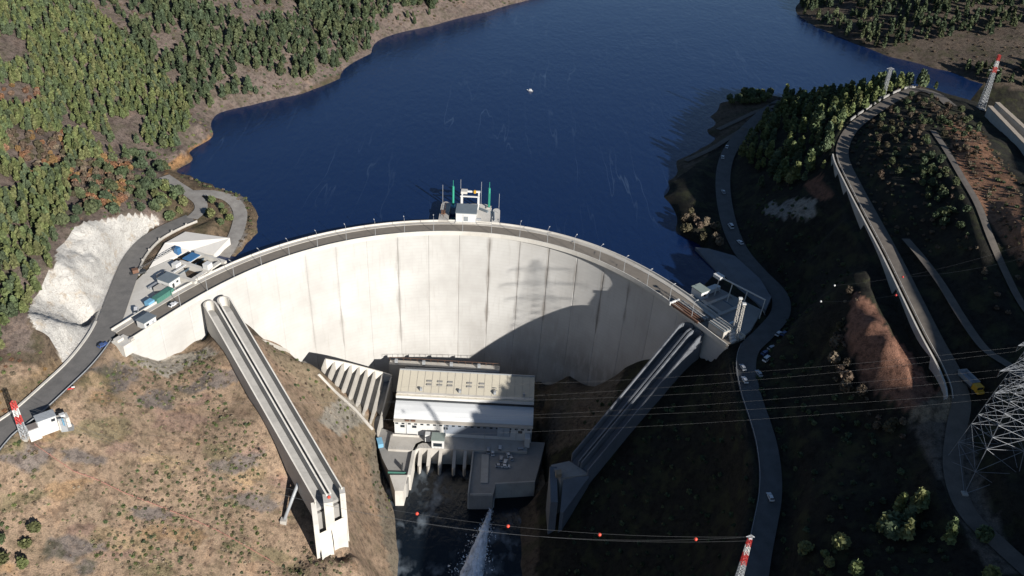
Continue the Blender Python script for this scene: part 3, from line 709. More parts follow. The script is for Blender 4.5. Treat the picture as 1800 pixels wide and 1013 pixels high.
# ------------------------------------------------------------------ left spillway intake
AL = math.radians(66)
yardp = [(200, 567), (232, 500), (262, 472), (300, 455), (322, 470), (336, 507), (296, 533), (215, 588)]
r = empty('spillway_yard', pt(255, 520, 0), 'pale concrete yard beside the left end of the crest road', 'yard')
MB().prism([pt(u, v, 0)[:2] for u, v in yardp], -9, -.12).build('paving', CONCW, r)
MB().prism([pt(u, v, z)[:2] for u, v, z in [(262, 471, 0), (300, 454, 0), (334, 440, 0), (376, 447, 0), (404, 419, 3.2), (326, 408, 3.4), (290, 428, 3)]], -10, [-.1, -.1, -.1, -.1, 3.4, 3.6, 3.2]).build('sloping_apron', plain('bright_concrete', (.74, .71, .66), .85, .1, .3), r)
MB().prism([pt(u, v, z)[:2] for u, v, z in [(338, 441, 0), (374, 449, 0), (378, 470, 0), (384, 488, 0), (372, 492, 0), (364, 452, 0)]], -12, -.15).build('side_wall', CONC, r)
L_ = loc2(pt(345, 473, 0), AL)
def lbox(r, f, ang, name, mat, x, y, z0, sx, sy, h, par=None):
    c = f(x, y, z0 + h / 2); return MB().box(c, (sx, sy, h), ang).build(name, mat, par or r)
r = empty('spillway_gate', L_(0, 0, -9), 'left spillway gate block with dark bays between pale curved piers', 'spillway gate')
for x, w in ((-10, 1.6), (0, 2.0), (10, 1.6)):
    a = MB(); a.prism([L_(x - w / 2, -9)[:2], L_(x + w / 2, -9)[:2]] + [L_(x + w / 2 * math.cos(t), 8 + 2 * math.sin(t))[:2] for t in np.linspace(0, math.pi, 7)], -12, 1.6); a.build('pier', CONCW, r)
for x in (-5, 5):
    lbox(r, L_, AL, 'bay_floor', DARK, x, -1, -11, 8, 20, .6)
    a = MB(); T = np.linspace(-.9, .55, 9)
    A_ = [L_(x - 4, 1 + 7 * math.cos(t) - 4, -2.5 + 6 * math.sin(t)) for t in T]; B_ = [L_(x + 4, 1 + 7 * math.cos(t) - 4, -2.5 + 6 * math.sin(t)) for t in T]
    a.strip(A_, B_); g_ = a.build('radial_gate', plain('gate_steel', (.10, .16, .22), .5), r, smooth=True)
    MB().bar(L_(x - 3, -6, -2), L_(x - 3, 3, -5), .3).bar(L_(x + 3, -6, -2), L_(x + 3, 3, -5), .3).build('gate_arm', STEEL, g_)
    lbox(r, L_, AL, 'hoist_bridge', CONCW, x, -6.5, .6, 8, 2.2, .8)
    lbox(r, L_, AL, 'walkway', WHITE, x, 5.5, 1.0, 8, 1.0, .3)
lbox(r, L_, AL, 'hoist_house', WHITE, 1.5, -6.0, 1.6, 3.2, 3, 2.6)
lbox(r, L_, AL, 'blue_hatch', BLUE, 5, 7.2, 1.6, 6.5, 5.0, .5)
r = empty('control_building', pt(298, 500, 0), 'small control building with grey blue roof beside the left spillway bays', 'building')
f = loc2(pt(298, 500, 0), AL); w_ = lbox(r, f, AL, 'wall', WHITE, 0, 0, -.1, 6.5, 7, 3.6); lbox(r, f, AL, 'roof', GREYR, 0, 0, 3.5, 7, 7.5, .4)
lbox(r, f, AL, 'door', DARK, -1, -3.55, -.1, 1.2, .1, 2.2, w_); lbox(r, f, AL, 'annex', CONC, -6, -1, -.1, 4, 5, 2.4); lbox(r, f, AL, 'window', GLASSM, 1.6, -3.55, 1.4, 1.2, .1, 1, w_)
def crate(name, u, v, sx, sy, h, mat, label, cat, ang=AL, lidmat=None, z=0.0):
    r = empty(name, pt(u, v, z - .1), label, cat); f = loc2(pt(u, v, z - .1), ang)
    b_ = lbox(r, f, ang, 'body', mat, 0, 0, .15, sx, sy, h)
    lbox(r, f, ang, 'lid', lidmat or mat, 0, 0, h + .16, sx + .12, sy + .12, .12)
    for k in (-1, 1): lbox(r, f, ang, 'skid', DARK, k * sx * .35, 0, 0, .25, sy, .15)
    for k in range(int(sx // 1.2)): lbox(r, f, ang, 'rib', lidmat or mat, -sx / 2 + .6 + 1.2 * k, -sy / 2 - .05, .2, .12, .1, h - .1, b_)
    return r
crate('container', 288, 524, 10, 3.0, 2.6, GREENT, 'long dark green container beside the crest road kerb', 'container')
crate('water_tank', 264, 537, 3.4, 2.6, 2.2, LBLUE, 'small light blue tank near the green container', 'tank')
crate('site_cabinet', 283, 488, 3, 2.2, 1.6, CONC, 'grey equipment box in the yard behind the grey blue roof', 'cabinet')
crate('pale_cabin', 311, 470, 3.4, 2.6, 2.2, WHITE, 'white cabin at the upper edge of the yard by the bays', 'cabin')
crate('steel_rack', 270, 505, 5, 1.4, 1.0, STEEL, 'low steel rack lying on the pale yard', 'rack')
# mobile crane with its boom lowered over the yard
r = empty('crane', pt(246, 478, 0), 'crane with a long dark lattice boom lying across the yard', 'crane')
p0 = Vector(pt(247, 479, 0)) + Vector((0, 0, 2.2)); p1 = Vector(pt(310, 447, 0)) + Vector((0, 0, 3.4)); a = MB()
for dx in (-.4, .4):
    for dz in (-.35, .35): a.bar(p0 + Vector((dx * .5, dx, dz)), p1 + Vector((dx * .5, dx, dz)), .1)
for k in range(22):
    q = p0.lerp(p1, k / 22); q2 = p0.lerp(p1, (k + 1) / 22); sgn = 1 if k % 2 else -1
    a.bar(q + Vector((-.2, -.4, -.35 * sgn)), q2 + Vector((.2, .4, .35 * sgn)), .07)
a.build('boom', DARK, r)
f = loc2(pt(243, 482, 0), math.radians(35)); lbox(r, f, math.radians(35), 'chassis', DARK, 0, 0, .5, 7, 2.4, .8); lbox(r, f, math.radians(35), 'cab', BROWN, -1, 0, 1.3, 2.6, 2.2, 1.7)
for x in (-2.4, 2.4):
    for y in (-1.1, 1.1): MB().bar(f(x, y - .2, .5), f(x, y + .2, .5), .5, 10).build('wheel', RUBBER, r)
lbox(r, loc2(pt(313, 446, 0), AL), AL, 'boom_rest', BLUE, 0, 0, -.1, 2.4, 2.4, 3.6)
# gate kiosk at the end of the crest
q0 = pt(259, 571, 0); AK = math.radians(63)
r = empty('kiosk', q0, 'white kiosk with grey roof on the left end of the crest road', 'kiosk'); f = loc2(q0, AK)
w_ = lbox(r, f, AK, 'wall', WHITE, 0, 0, -.05, 6.2, 4.6, 3.4); lbox(r, f, AK, 'roof', GREYR, 0, 0, 3.36, 6.8, 5.2, .3)
lbox(r, f, AK, 'window', GLASSM, -1.5, -2.33, 1.2, 1.4, .08, 1.1, w_); lbox(r, f, AK, 'door', STEEL, 1.4, -2.33, 0, 1.0, .08, 2.2, w_)
q0 = pt(217, 600, 0); r = empty('abutment_block', q0, 'broken pale concrete block at the left tip of the dam', 'abutment'); f = loc2(q0, AK)
lbox(r, f, AK, 'footing', CONCW, 0, 0, -5, 6, 7, 5.4); lbox(r, f, AK, 'upstand', CONCW, -1, 1.5, .4, 3, 2.5, 1.2); lbox(r, f, AK, 'rubble', CONC, 2.2, -2.4, .4, 1.6, 1.4, .8)

# ------------------------------------------------------------------ right spillway intake
AR = math.radians(-54)
r = empty('spillway_yard', pt(1300, 550, 0), 'shaded concrete yard at the right end of the crest road', 'yard')
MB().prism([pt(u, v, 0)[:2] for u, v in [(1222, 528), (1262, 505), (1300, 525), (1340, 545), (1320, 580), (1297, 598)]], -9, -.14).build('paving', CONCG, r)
MB().prism([pt(u, v, z)[:2] for u, v, z in [(1222, 436, -1), (1246, 437, 2), (1292, 450, 2), (1336, 490, 2), (1356, 522, 2), (1346, 545, 1), (1328, 530, -.5), (1262, 481, -2)]], -10, [-.6, 2, 2, 2, 2, 1, -.5, -2]).build('sloping_apron', CONC_SHADE, r)
f = loc2(pt(1240, 522, 0), AR)
r = empty('hoist_house', pt(1224, 522, 0), 'hoist house with pale green roof beside the right crest road', 'building'); f = loc2(pt(1224, 522, 0), AR)
w_ = lbox(r, f, AR, 'wall', WHITE, 0, 2, -6, 6.4, 5, 10); lbox(r, f, AR, 'roof', plain('green_grey_roof', (.3, .36, .33)), 0, 2, 4.0, 7, 5.6, .35); lbox(r, f, AR, 'window', GLASSM, 3.22, 2, 1.4, .08, 1.8, 1.2, w_)
r = empty('spillway_gate', pt(1258, 535, -6), 'right spillway gate block with dark bay and white machinery', 'spillway gate'); f = loc2(pt(1258, 530, 0), AR)
for x in (-9, 0, 9): lbox(r, f, AR, 'pier', CONC, x, 1, -10, 1.6, 17, 10.6)
for x in (-4.5, 4.5): lbox(r, f, AR, 'bay_floor', DARK, x, 0, -9, 7.4, 16, .6); lbox(r, f, AR, 'hoist_bridge', CONC, x, -5.2, -.4, 7.4, 2, .8)
lbox(r, f, AR, 'white_girder', WHITE, -6.5, 3.4, .7, 2.4, 9.5, 2.0); lbox(r, f, AR, 'white_motor', WHITE, -8.4, 5.4, .7, 1.4, 6, 1.2); lbox(r, f, AR, 'gate_panel', plain('gate_steel', (.1, .16, .22)), 4.5, 4, -6, 7, .6, 6)
# portal gantry
r = empty('portal_gantry', pt(1300, 530, 0), 'pale steel portal gantry with a long beam over the right spillway', 'gantry')
g0 = ud(1264, 486, 362.0); zt = 9.0
A_ = Vector(pt(1264, 486, zt)); B_ = Vector(pt(1346, 528, zt - .6))
MB().bar(A_, B_, .42, 4).build('beam', CONCW, r); MB().box(A_, (4.4, 3.2, 1.6), AR).build('trolley', WHITE, r)
for k in (.02, .3, .62, .99):
    q = A_.lerp(B_, k); d = Vector((math.sin(AR), -math.cos(AR), 0)) * -1
    lg = MB().bar(q, Vector((q.x - 1.5, q.y - 2.2, -.5)), .26, 4).build('leg', CONCW, r)
    MB().bar(Vector((q.x - .7, q.y - 1.1, 4)), Vector((q.x + 2, q.y + 1, -.6)), .15, 4).build('brace', CONCW, lg)
for i, (u, v, s_) in enumerate([(1288, 588, 'left'), (1294, 598, 'right')]):
    q = Vector(pt(u, v, -.2)); r = empty('lattice_post', q, 'tall white lattice post at the right dam end, %s one of the pair' % s_, 'lattice post')
    a = MB(); w = .6
    for dx in (-w, w):
        for dy in (-w, w): a.bar(q + Vector((dx, dy, 0)), q + Vector((dx * .6, dy * .6, 19)), .11)
    b_ = MB()
    for k in range(12):
        z0, z1 = 19 * k / 12, 19 * (k + 1) / 12; s1 = 1 if k % 2 else -1
        for dx, dy in ((w, 0), (-w, 0)): b_.bar(q + Vector((dx * .85, -w * s1 * .85, z0)), q + Vector((dx * .85, w * s1 * .85, z1)), .07)
        for dx, dy in ((w, 0), (-w, 0)): b_.bar(q + Vector((-w * s1 * .85, dx * .85, z0)), q + Vector((w * s1 * .85, dx * .85, z1)), .07)
    a.build('leg_frame', CONCW, r); b_.build('lacing', CONCW, r); MB().box(q + Vector((0, 0, 19.2)), (1.6, 1.2, .5)).build('cap', WHITE, r)
# stop log rack on the road
q0 = pt(1212, 550, 0); r = empty('stop_log_rack', q0, 'rusty brown stop log beams stored on the right crest road', 'beams'); f = loc2(q0, AR)
for k in range(5): lbox(r, f, AR, 'beam', BROWN if k < 3 else CONC, 0, -3.0 + k * 1.5, .1, 17, .8, 1.1)
for x in (-7, 7): lbox(r, f, AR, 'bearer', DARK, x, 0, 0, .5, 7.5, .12)
lbox(r, f, AR, 'white_end_frame', WHITE, -9.2, -1, .1, .6, 6, 1.6)
q0 = pt(1266, 583, 0); r = empty('ribbed_shed', q0, 'grey shed with ribbed roof at the right end of the crest road', 'shed'); f = loc2(q0, AR)
w_ = lbox(r, f, AR, 'wall', CONC, 0, 0, 0, 9, 6.5, 3.6); lbox(r, f, AR, 'roof', GREYR, 0, 0, 3.6, 9.4, 6.9, .25); lbox(r, f, AR, 'door', STEEL, 2, -3.28, 0, 2.4, .08, 2.6, w_)
for k in range(4): lbox(r, f, AR, 'roof_rib', CONC, 0, -2.6 + k * 1.75, 3.86, 9, .45, .5)
q0 = pt(1284, 592, 0); r = empty('white_stair', q0, 'stepped white stair beside the ribbed shed', 'stair'); f = loc2(q0, AR)
for k in range(6): lbox(r, f, AR, 'step', WHITE, 3.0 - k * 1.3, -1.5 + k * 1.0, -.5, 1.1, 3.2, 1.0 + k * .75)

# ------------------------------------------------------------------ spillway chutes
def chute(name, pp, label, CONC, CF):
    n_ = side(pp); r = empty(name, pp[len(pp) // 2] - np.array([0, 0, 6]), label, 'spillway'); HW = 6.1
    def rib(n0, n1, z0, z1, nm, mat):
        a = MB(); q = [[pp[i] + n_[i] * o + np.array([0, 0, z]) for i in range(len(pp))] for o, z in ((n0, z1), (n1, z1), (n1, z0), (n0, z0))]
        a.strip(q[0], q[1]); a.strip(q[1], q[2]); a.strip(q[2], q[3]); a.strip(q[3], q[0])
        a.add([k[0] for k in q], [(0, 1, 2, 3)]); a.add([k[-1] for k in q], [(3, 2, 1, 0)])
        return a.build(nm, mat, r)
    rib(HW - .55, HW, -9, 5.0, 'side_wall', CONC); rib(-HW, -HW + .55, -9, 5.0, 'side_wall', CONC)
    rib(.45, 1.15, -2, 5.0, 'middle_wall', CONC); rib(-1.15, -.45, -2, 5.0, 'middle_wall', CONC); rib(-.45, .45, -2, .6, 'gutter', CONC_SHADE)
    rib(1.15, HW - .55, -1.5, 0, 'lane_floor', CF); rib(-HW + .55, -1.15, -1.5, 0, 'lane_floor', CF)
    t0 = pp[0] - pp[2]; t0 = t0 / np.linalg.norm(t0[:2]); t0[2] = 0
    for c0 in (3.23, -3.23):       # rounded head of each lane
        c = pp[0] + n_[0] * c0; a = MB(); W_ = []
        for k in np.linspace(0, math.pi, 11):
            W_.append(c + n_[0] * math.cos(k) * 2.5 + t0 * math.sin(k) * 3.4)
        a.wall(W_, .8, pp[0][2] - 9, pp[0][2] + 5.0); h_ = a.build('lane_head', CONC, r)
        a = MB(); a.prism([tuple(w[:2]) for w in W_], pp[0][2] - 1.5, pp[0][2] + .02); a.build('head_floor', CF, h_)
    return r
def extend(pp, d0):
    t0 = pp[0] - pp[2]; t0 = t0 / np.linalg.norm(t0[:2]); return np.vstack([pp[0] + t0 * np.array([1, 1, .35]) * d0, pp])
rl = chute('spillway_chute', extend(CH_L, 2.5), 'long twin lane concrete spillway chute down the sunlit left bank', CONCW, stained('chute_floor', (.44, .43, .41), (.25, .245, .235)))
rr_ = chute('spillway_chute', extend(CH_R, 2.0), 'long twin lane concrete spillway chute in shade on the right bank', CONC_SHADE, CONC_SHADE)
# flip bucket ends
def endpier(r, a0, b0, w, z0, z1, mat=CONCW, name='end_pier'):
    A = np.array(a0[:2]); B = np.array(b0[:2]); MB().wall([A, B], w, z0, z1).build(name, mat, r)
e = CH_L[-1]; d = CH_L[-1] - CH_L[-4]; d = d / np.linalg.norm(d[:2]); ln = side(CH_L)[-1]
dd = np.array([.30, -.95])
for off, ln_, w, zt in ((6.2, 3.5, 2.2, -36.8), (-.2, 5, 3.6, -36.6), (-6.2, 8, 2.0, -38.0)):
    q = e[:2] + ln[:2] * off - d[:2] * 1.0; endpier(rl, q, q + dd * ln_, w, -92, [zt, zt - (0 if off > -5 else 4)])
q = e[:2] + ln[:2] * 3; MB().prism([tuple(q + dd * 2.5 + ln[:2] * 3.6), tuple(q + dd * 2.5 - ln[:2] * 3.4), tuple(q + dd * 7 - ln[:2] * 3), tuple(q + dd * 6 + ln[:2] * 3.2)], -92, [-50, -50, -55, -55]).build('toe_block', CONCW, rl)
q = e[:2] - ln[:2] * 3.4; MB().prism([tuple(q + dd * 3 + ln[:2] * 3), tuple(q + dd * 3 - ln[:2] * 2.4), tuple(q + dd * 9 - ln[:2] * 2.2), tuple(q + dd * 8 + ln[:2] * 3)], -92, [-52, -52, -58, -58]).build('toe_block', CONCW, rl)
q = e[:2]; MB().prism([tuple(q + ln[:2] * 5.5), tuple(q - ln[:2] * 5.5), tuple(q - ln[:2] * 5.5 - d[:2] * 4), tuple(q + ln[:2] * 5.5 - d[:2] * 4)], -92, -44).build('end_wall', CONCG, rl)
e = CH_R[-1]; d = CH_R[-1] - CH_R[-4]; d = d / np.linalg.norm(d[:2]); ln = side(CH_R)[-1]
A0 = np.array(pt(972, 826, -60)[:2]); A1 = np.array(pt(972, 905, -74)[:2]); B1 = np.array(pt(988, 912, -76)[:2]); B0 = np.array(pt(1036, 842, -60)[:2])
MB().wall([A0, A1], 3.2, -92, [-58, -66]).build('end_pier', CONC_SHADE, rr_)
MB().prism([tuple(pt(990, 842, -60)[:2]), tuple(pt(1036, 840, -60)[:2]), tuple(pt(990, 906, -72)[:2]), tuple(pt(984, 906, -72)[:2])], -92, [-59, -59, -70, -70]).build('end_pier', CONC_SHADE, rr_)
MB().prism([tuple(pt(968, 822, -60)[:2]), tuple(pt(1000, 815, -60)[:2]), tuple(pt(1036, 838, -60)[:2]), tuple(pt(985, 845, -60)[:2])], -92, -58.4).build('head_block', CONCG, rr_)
MB().prism([tuple(pt(976, 832, -58)[:2]), tuple(pt(986, 830, -58)[:2]), tuple(pt(987, 838, -58)[:2]), tuple(pt(977, 840, -58)[:2])], -58.3, -56.2).build('valve_box', plain('ochre', (.35, .27, .18)), rr_)
# drain pipe beside the left chute
A_ = Vector(gp(499, 918)) + Vector((0, 0, .6)); B_ = Vector(pt(527, 846, -40)) + Vector((0, 0, 1.0))
r = empty('drain_pipe', A_, 'grey steel pipe running from the left chute wall down the brown slope', 'pipe')
MB().bar(A_, B_, .75, 8).build('pipe', STEEL, r, smooth=True); MB().box(A_, (2.4, 2.4, 2.2)).build('outlet_block', CONC, r); MB().bar(B_ + Vector((-.3, -.3, 0)), B_ + Vector((1.2, 1.0, .3)), .95, 8).build('collar', STEEL, r)

# ------------------------------------------------------------------ powerhouse
r = empty('powerhouse', (-20, 350, -92), 'long powerhouse with cream roofs and white bands at the foot of the dam', 'powerhouse')
CREAM = plain('cream_roof', (.62, .57, .46), .7, .08, .3); CREAMD = plain('grey_cream_roof', (.5, .46, .4), .7, .1, .3); BLW = plain('bluish_white_roof', (.74, .76, .77), .5, .05)
xl, xr = -56.5, 14.3
def slab(y0, z0, y1, z1, th, name, mat, x0=xl, x1=xr, par=None):
    return MB().add([(x0, y0, z0), (x1, y0, z0), (x1, y1, z1), (x0, y1, z1), (x0, y0, z0 - th), (x1, y0, z0 - th), (x1, y1, z1 - th), (x0, y1, z1 - th)],
        [(0, 1, 2, 3), (7, 6, 5, 4), (0, 4, 5, 1), (1, 5, 6, 2), (2, 6, 7, 3), (3, 7, 4, 0)]).build(name, mat, par or r)
MB().box((-21.1, 355, -80), (70, 13.4, 22)).build('hall_wall', CONCW, r)
rf = slab(347.6, -69.7, 362.6, -65.2, .5, 'main_roof', CREAM)
slab(347.2, -69.9, 347.6, -69.9, 1.5, 'white_fascia', WHITE)
slab(346.9, -71.7, 347.5, -71.7, .9, 'gutter', DARK)
pts = [(347.2, -72.7), (344.5, -73.2), (341.5, -74.3), (339.2, -75.7), (338.0, -76.9)]
for (y1, z1), (y0, z0) in zip(pts[:-1], pts[1:]): slab(y0, z0, y1, z1, .4, 'front_roof_panel', BLW)
slab(336.2, -77.5, 338.0, -77.1, .4, 'lower_ledge', CREAMD)
MB().box((-21.1, 342.2, -84.5), (70, 10.6, 14)).build('front_wall', WHITE, r)
for k, x in enumerate((-40.2, -34.7, -29.4, -19.4, -13)):
    for j in (0, 1): MB().box((x, 356.6 - 2.1 * j, -66.8 - .62 * j), (2.6, 1.1, .5)).build('roof_vent', CONCG, rf)
for x in (-6, -5.6): MB().box((x, 354 - 2.2 * (x + 6) * 2, -67.2), (1.6, .4, .4)).build('roof_vent', CONCG, rf)
for k in range(18):
    x = xl + 2 + k * 3.9; slab(347.7, -69.55, 362.5, -65.06, .3, 'roof_seam', CREAMD, x, x + .16, rf)
for k in range(22): MB().box((xl + 1.6 + 3.2 * k, 336.84, -79.2), (1.5, .1, .9)).build('window', GLASSM, r)
for x in (-44, -24, -6, 9): MB().box((x, 351, -67.8), (1.2, 1.2, 1.6)).build('roof_fan', STEEL, rf)
for x in (-50, -30, -10, 6): MB().bar((x, 336.7, -77.5), (x, 336.7, -86), .12, 6).build('downpipe', STEEL, r)
MB().box((-21, 362.9, -65.3), (71, .5, 1.2)).build('rear_gutter', STEEL, r)
for x in (-52, -46, -30, 2, 8):
    MB().box((x, 336.85, -81), (2.2, .12, 1.6)).build('window', GLASSM, r)
for x in (-46.5, -49.5): MB().box((x, 337.0, -77.1), (2.2, .9, .5)).build('ledge_unit', BROWN, r)
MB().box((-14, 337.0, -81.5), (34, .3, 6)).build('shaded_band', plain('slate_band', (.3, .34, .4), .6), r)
for x in (-2, 1): MB().box((x, 336.6, -81.4), (3.2, .25, 6)).build('roller_door', plain('door_blue', (.5, .56, .62), .6), r)
MB().box((11.8, 334.4, -84.2), (2.6, 4.6, 6.0)).build('stair_tower', WHITE, r)
# annex in front
r = empty('valve_house', (-33.5, 331, -88), 'small square house with grey green roof in front of the powerhouse', 'building')
w_ = MB().box((-33.2, 330.6, -84), (6.2, 5.4, 5.2)).build('wall', WHITE, r); MB().box((-33.2, 330.6, -81.2), (6.8, 6, .4)).build('roof', plain('green_grey_roof', (.3, .36, .33)), r)
MB().box((-33.2, 327.85, -84.2), (4.4, .12, 2.2)).build('window', GLASSM, w_); MB().box((-38.6, 333.2, -84), (2.8, 2.6, 4.8)).build('side_cabin', WHITE, r)
# front deck and tailrace piers
r = empty('tailrace_deck', (-34, 330, -103), 'concrete deck with draft tube piers in front of the powerhouse', 'deck')
MB().prism([(-58, 336.8), (12, 336.8), (12, 328.6), (-42, 327.6), (-45, 325.6), (-58, 325.6)], -103, -86.6).build('deck_slab', CONC, r)
for x in (-41.8, -37.4, -31.6, -24.6, -19.2): MB().prism([(x - .8, 328), (x - .8, 320.6), (x, 319.4), (x + .8, 320.6), (x + .8, 328)], -106, [-87.2, -92, -92, -92, -87.2]).build('pier', CONC, r)
MB().wall([(-57, 335.4), (-43.4, 335.2)], .3, -86.6, -85.3).build('parapet', CONCW, r)
a = MB()
for k in range(24): a.bar((-57 + 1.6 * k, 326.2 + (1.6 if k > 8 else 0), -86.6), (-57 + 1.6 * k, 326.2 + (1.6 if k > 8 else 0), -85.5), .06)
a.build('railing', STEEL, r)
# left quay
r = empty('left_quay', (-52, 318, -103), 'grey paved quay with pale curved parapet left of the tailrace', 'quay')
qp = [pt(u, v, -88)[:2] for u, v in [(668, 752), (735, 775), (727, 800), (716, 850), (700, 856), (688, 838), (672, 806), (662, 775)]]
MB().prism(qp, -108, -88).build('paving', CONCG, r)
MB().wall([pt(u, v, -87)[:2] for u, v in [(760, 779), (742, 778), (733, 782), (727, 795), (719, 836)]], 1.5, -105, -86.6).build('parapet', CONCW, r)
MB().prism([pt(u, v, -86.5)[:2] for u, v in [(685, 834), (716, 834), (709, 862), (694, 862)]], -108, -86.9).build('end_block', CONCW, r)
MB().wall([pt(u, v, -88)[:2] for u, v in [(682, 832), (714, 833)]], .3, -88, -87).build('green_rail', GREENT, r)
MB().box(Vector(pt(707, 824, -88)) + Vector((0, 0, 1.4)), (.5, 2.6, 2.8)).build('lamp_pillar', DARK, r)
# right quay
r = empty('right_quay', (0, 315, -103), 'shaded concrete quay used as a car park right of the tailrace', 'quay')
MB().prism([pt(u, v, -88)[:2] for u, v in [(836, 772), (958, 778), (950, 812), (940, 848), (872, 852), (866, 872), (824, 872), (830, 815)]], -108, -88).build('paving', CONCG, r)
MB().wall([pt(u, v, -88)[:2] for u, v in [(834, 778), (829, 820), (823, 871)]], .6, -105, -86.8).build('parapet', CONC, r)
MB().wall([pt(u, v, -88)[:2] for u, v in [(826, 871), (864, 871)]], .6, -105, -86.9).build('parapet', CONC, r)
MB().wall([pt(u, v, -88)[:2] for u, v in [(870, 852), (940, 848)]], .8, -105, -87.2).build('parapet', CONC, r)
MB().wall([(pt(853, 800, -88))[:2], pt(851, 850, -88)[:2]], 3.6, -88.3, -87.5).build('raised_slab', CONC, r)
# outlet works and the jet
r = empty('outlet_works', (-9, 296, -103), 'narrow concrete bottom outlet guide walls below the right quay', 'outlet')
for u0, u1 in ((853, 849), (868, 866)): MB().wall([pt(u0, 872, -96)[:2], pt(u1, 900, -100)[:2]], 1.0, -106, [-89, -97]).build('guide_wall', CONC, r)
MB().box(Vector(pt(861, 876, -94)), (4.5, 3, 3)).build('valve', STEEL, r)
JM, t, b = nt('spray'); co = N(t, 'ShaderNodeNewGeometry').outputs['Position']
f = noise(t, co, .35, 6, .7, (1.2, .5, .8)); b.inputs['Base Color'].default_value = (.8, .85, .9, 1); b.inputs['Roughness'].default_value = .9
t.links.new(ramp(t, f, [(.25, .12), (.58, .85)]), b.inputs['Alpha'])
a = MB(); p0 = np.array(pt(866, 888, -98)); p1 = np.array(un(822, 1040, -100)); T = np.linspace(0, 1, 26); rows = []
for k, tt in enumerate(T):
    c_ = p0 * (1 - tt) + p1 * tt + np.array([0, 0, 11 * tt * (1 - tt)]); w = .4 + 6.4 * tt ** 1.35
    rows.append([c_ + np.array([math.cos(q) * w * (1 + .06 * math.sin(k * 2.1 + q * 3)), 0, math.sin(q) * w * .7 * (1 + .05 * math.sin(k * 1.3 + q * 2))]) for q in np.linspace(0, 2 * math.pi, 15)])
for A_, B_ in zip(rows[:-1], rows[1:]): a.strip(A_, B_)
g = np.random.default_rng(3)
for k in range(2600):
    tt = g.random() ** .75; c_ = p0 * (1 - tt) + p1 * tt + np.array([0, 0, 11 * tt * (1 - tt)]); w = .5 + 8.0 * tt ** 1.35
    c_ = c_ + np.array([g.normal() * w * .62, g.normal() * .6, g.normal() * w * .45]); v_ = g.normal(size=(3, 3)) * g.uniform(.12, .5)
    a.add([c_ + v_[0], c_ + v_[1], c_ + v_[2]], [(0, 1, 2)])
o = a.build('water_jet', JM, smooth=False); tag(o, 'white jet of water shooting from the bottom outlet into the river', 'water jet')
# pipe gallery behind the powerhouse
r = empty('pipe_gallery', (-25, 372, -70), 'walkway with grey pipes between the powerhouse and the dam face', 'walkway')
gA, gB = ud(683, 643, 374), ud(878, 655, 371)
gA, gB = Vector(gA), Vector(gB)
MB().bar(gA + Vector((9, 0, -1.5)), gB + Vector((0, 0, 0)), .9, 8).build('pipe', STEEL, r, smooth=True)
MB().wall([(gA.x, gA.y + 4), (gB.x, gB.y + 4)], 4, gA.z - 22, [gA.z - .6, gB.z - .2]).build('gallery_deck', CONC, r)
a = MB()
for k in range(17):
    q = gA.lerp(gB, k / 16) + Vector((0, 5, 0)); a.bar(q, q + Vector((0, 0, 2.0)), .12)
    if k % 4 == 1: MB().box(q + Vector((0, -1.5, .8)), (1.6, 1.6, 1.8)).build('valve_box', STEEL, r)
a.bar(gA + Vector((0, 5, 2)), gB + Vector((0, 5, 2)), .12); a.build('railing', BROWN, r)
# stepped retaining cells
r = empty('stepped_retaining_wall', pt(620, 690, -75), 'stepped concrete retaining wall with parallel ribs left of the powerhouse', 'retaining wall')
Ap = [(572, 632, -52), (598, 636, -57), (620, 641, -62), (642, 647, -67), (664, 653, -72), (688, 660, -76)]; Bp = [(566, 648, -54), (585, 668, -60), (604, 688, -66), (624, 707, -72), (643, 732, -78), (664, 757, -84)]
_ip = lambda L, n: [np.array([np.interp(k, np.linspace(0, n - 1, len(L)), [q[c_] for q in L]) for c_ in range(3)]) for k in range(n)]
NR = 9
A3 = [np.array(pt(*q)) for q in _ip(Ap, NR)]; B3 = [np.array(pt(*q)) for q in _ip(Bp, NR)]
for i in range(NR):
    MB().wall([A3[i], B3[i]], .8, -95, [A3[i][2], B3[i][2]]).build('rib', CONC, r)
    if i < NR - 1: MB().prism([tuple(A3[i][:2]), tuple(A3[i + 1][:2]), tuple(B3[i + 1][:2]), tuple(B3[i][:2])], -95, [A3[i][2] - 6, A3[i + 1][2] - 3, B3[i + 1][2] - 3, B3[i][2] - 6]).build('cell_floor', CONCG, r)
K3 = [gp(*q) for q in [(463, 599), (500, 614), (530, 634), (560, 660), (590, 690), (625, 722), (655, 756)]]
MB().wall(K3, 1.6, [q[2] - 4 for q in K3], [q[2] + .6 for q in K3]).build('edge_kerb', CONC, r)
MB().wall([A3[k] for k in range(NR)], .9, -95, [q[2] + .4 for q in A3]).build('top_beam', CONCW, r)
crate('rubble_bin', 668, 782, 5, 2.6, 2.4, LBLUE, 'bright blue skip on the left quay against the slope', 'skip', math.radians(110), None, -87.9)

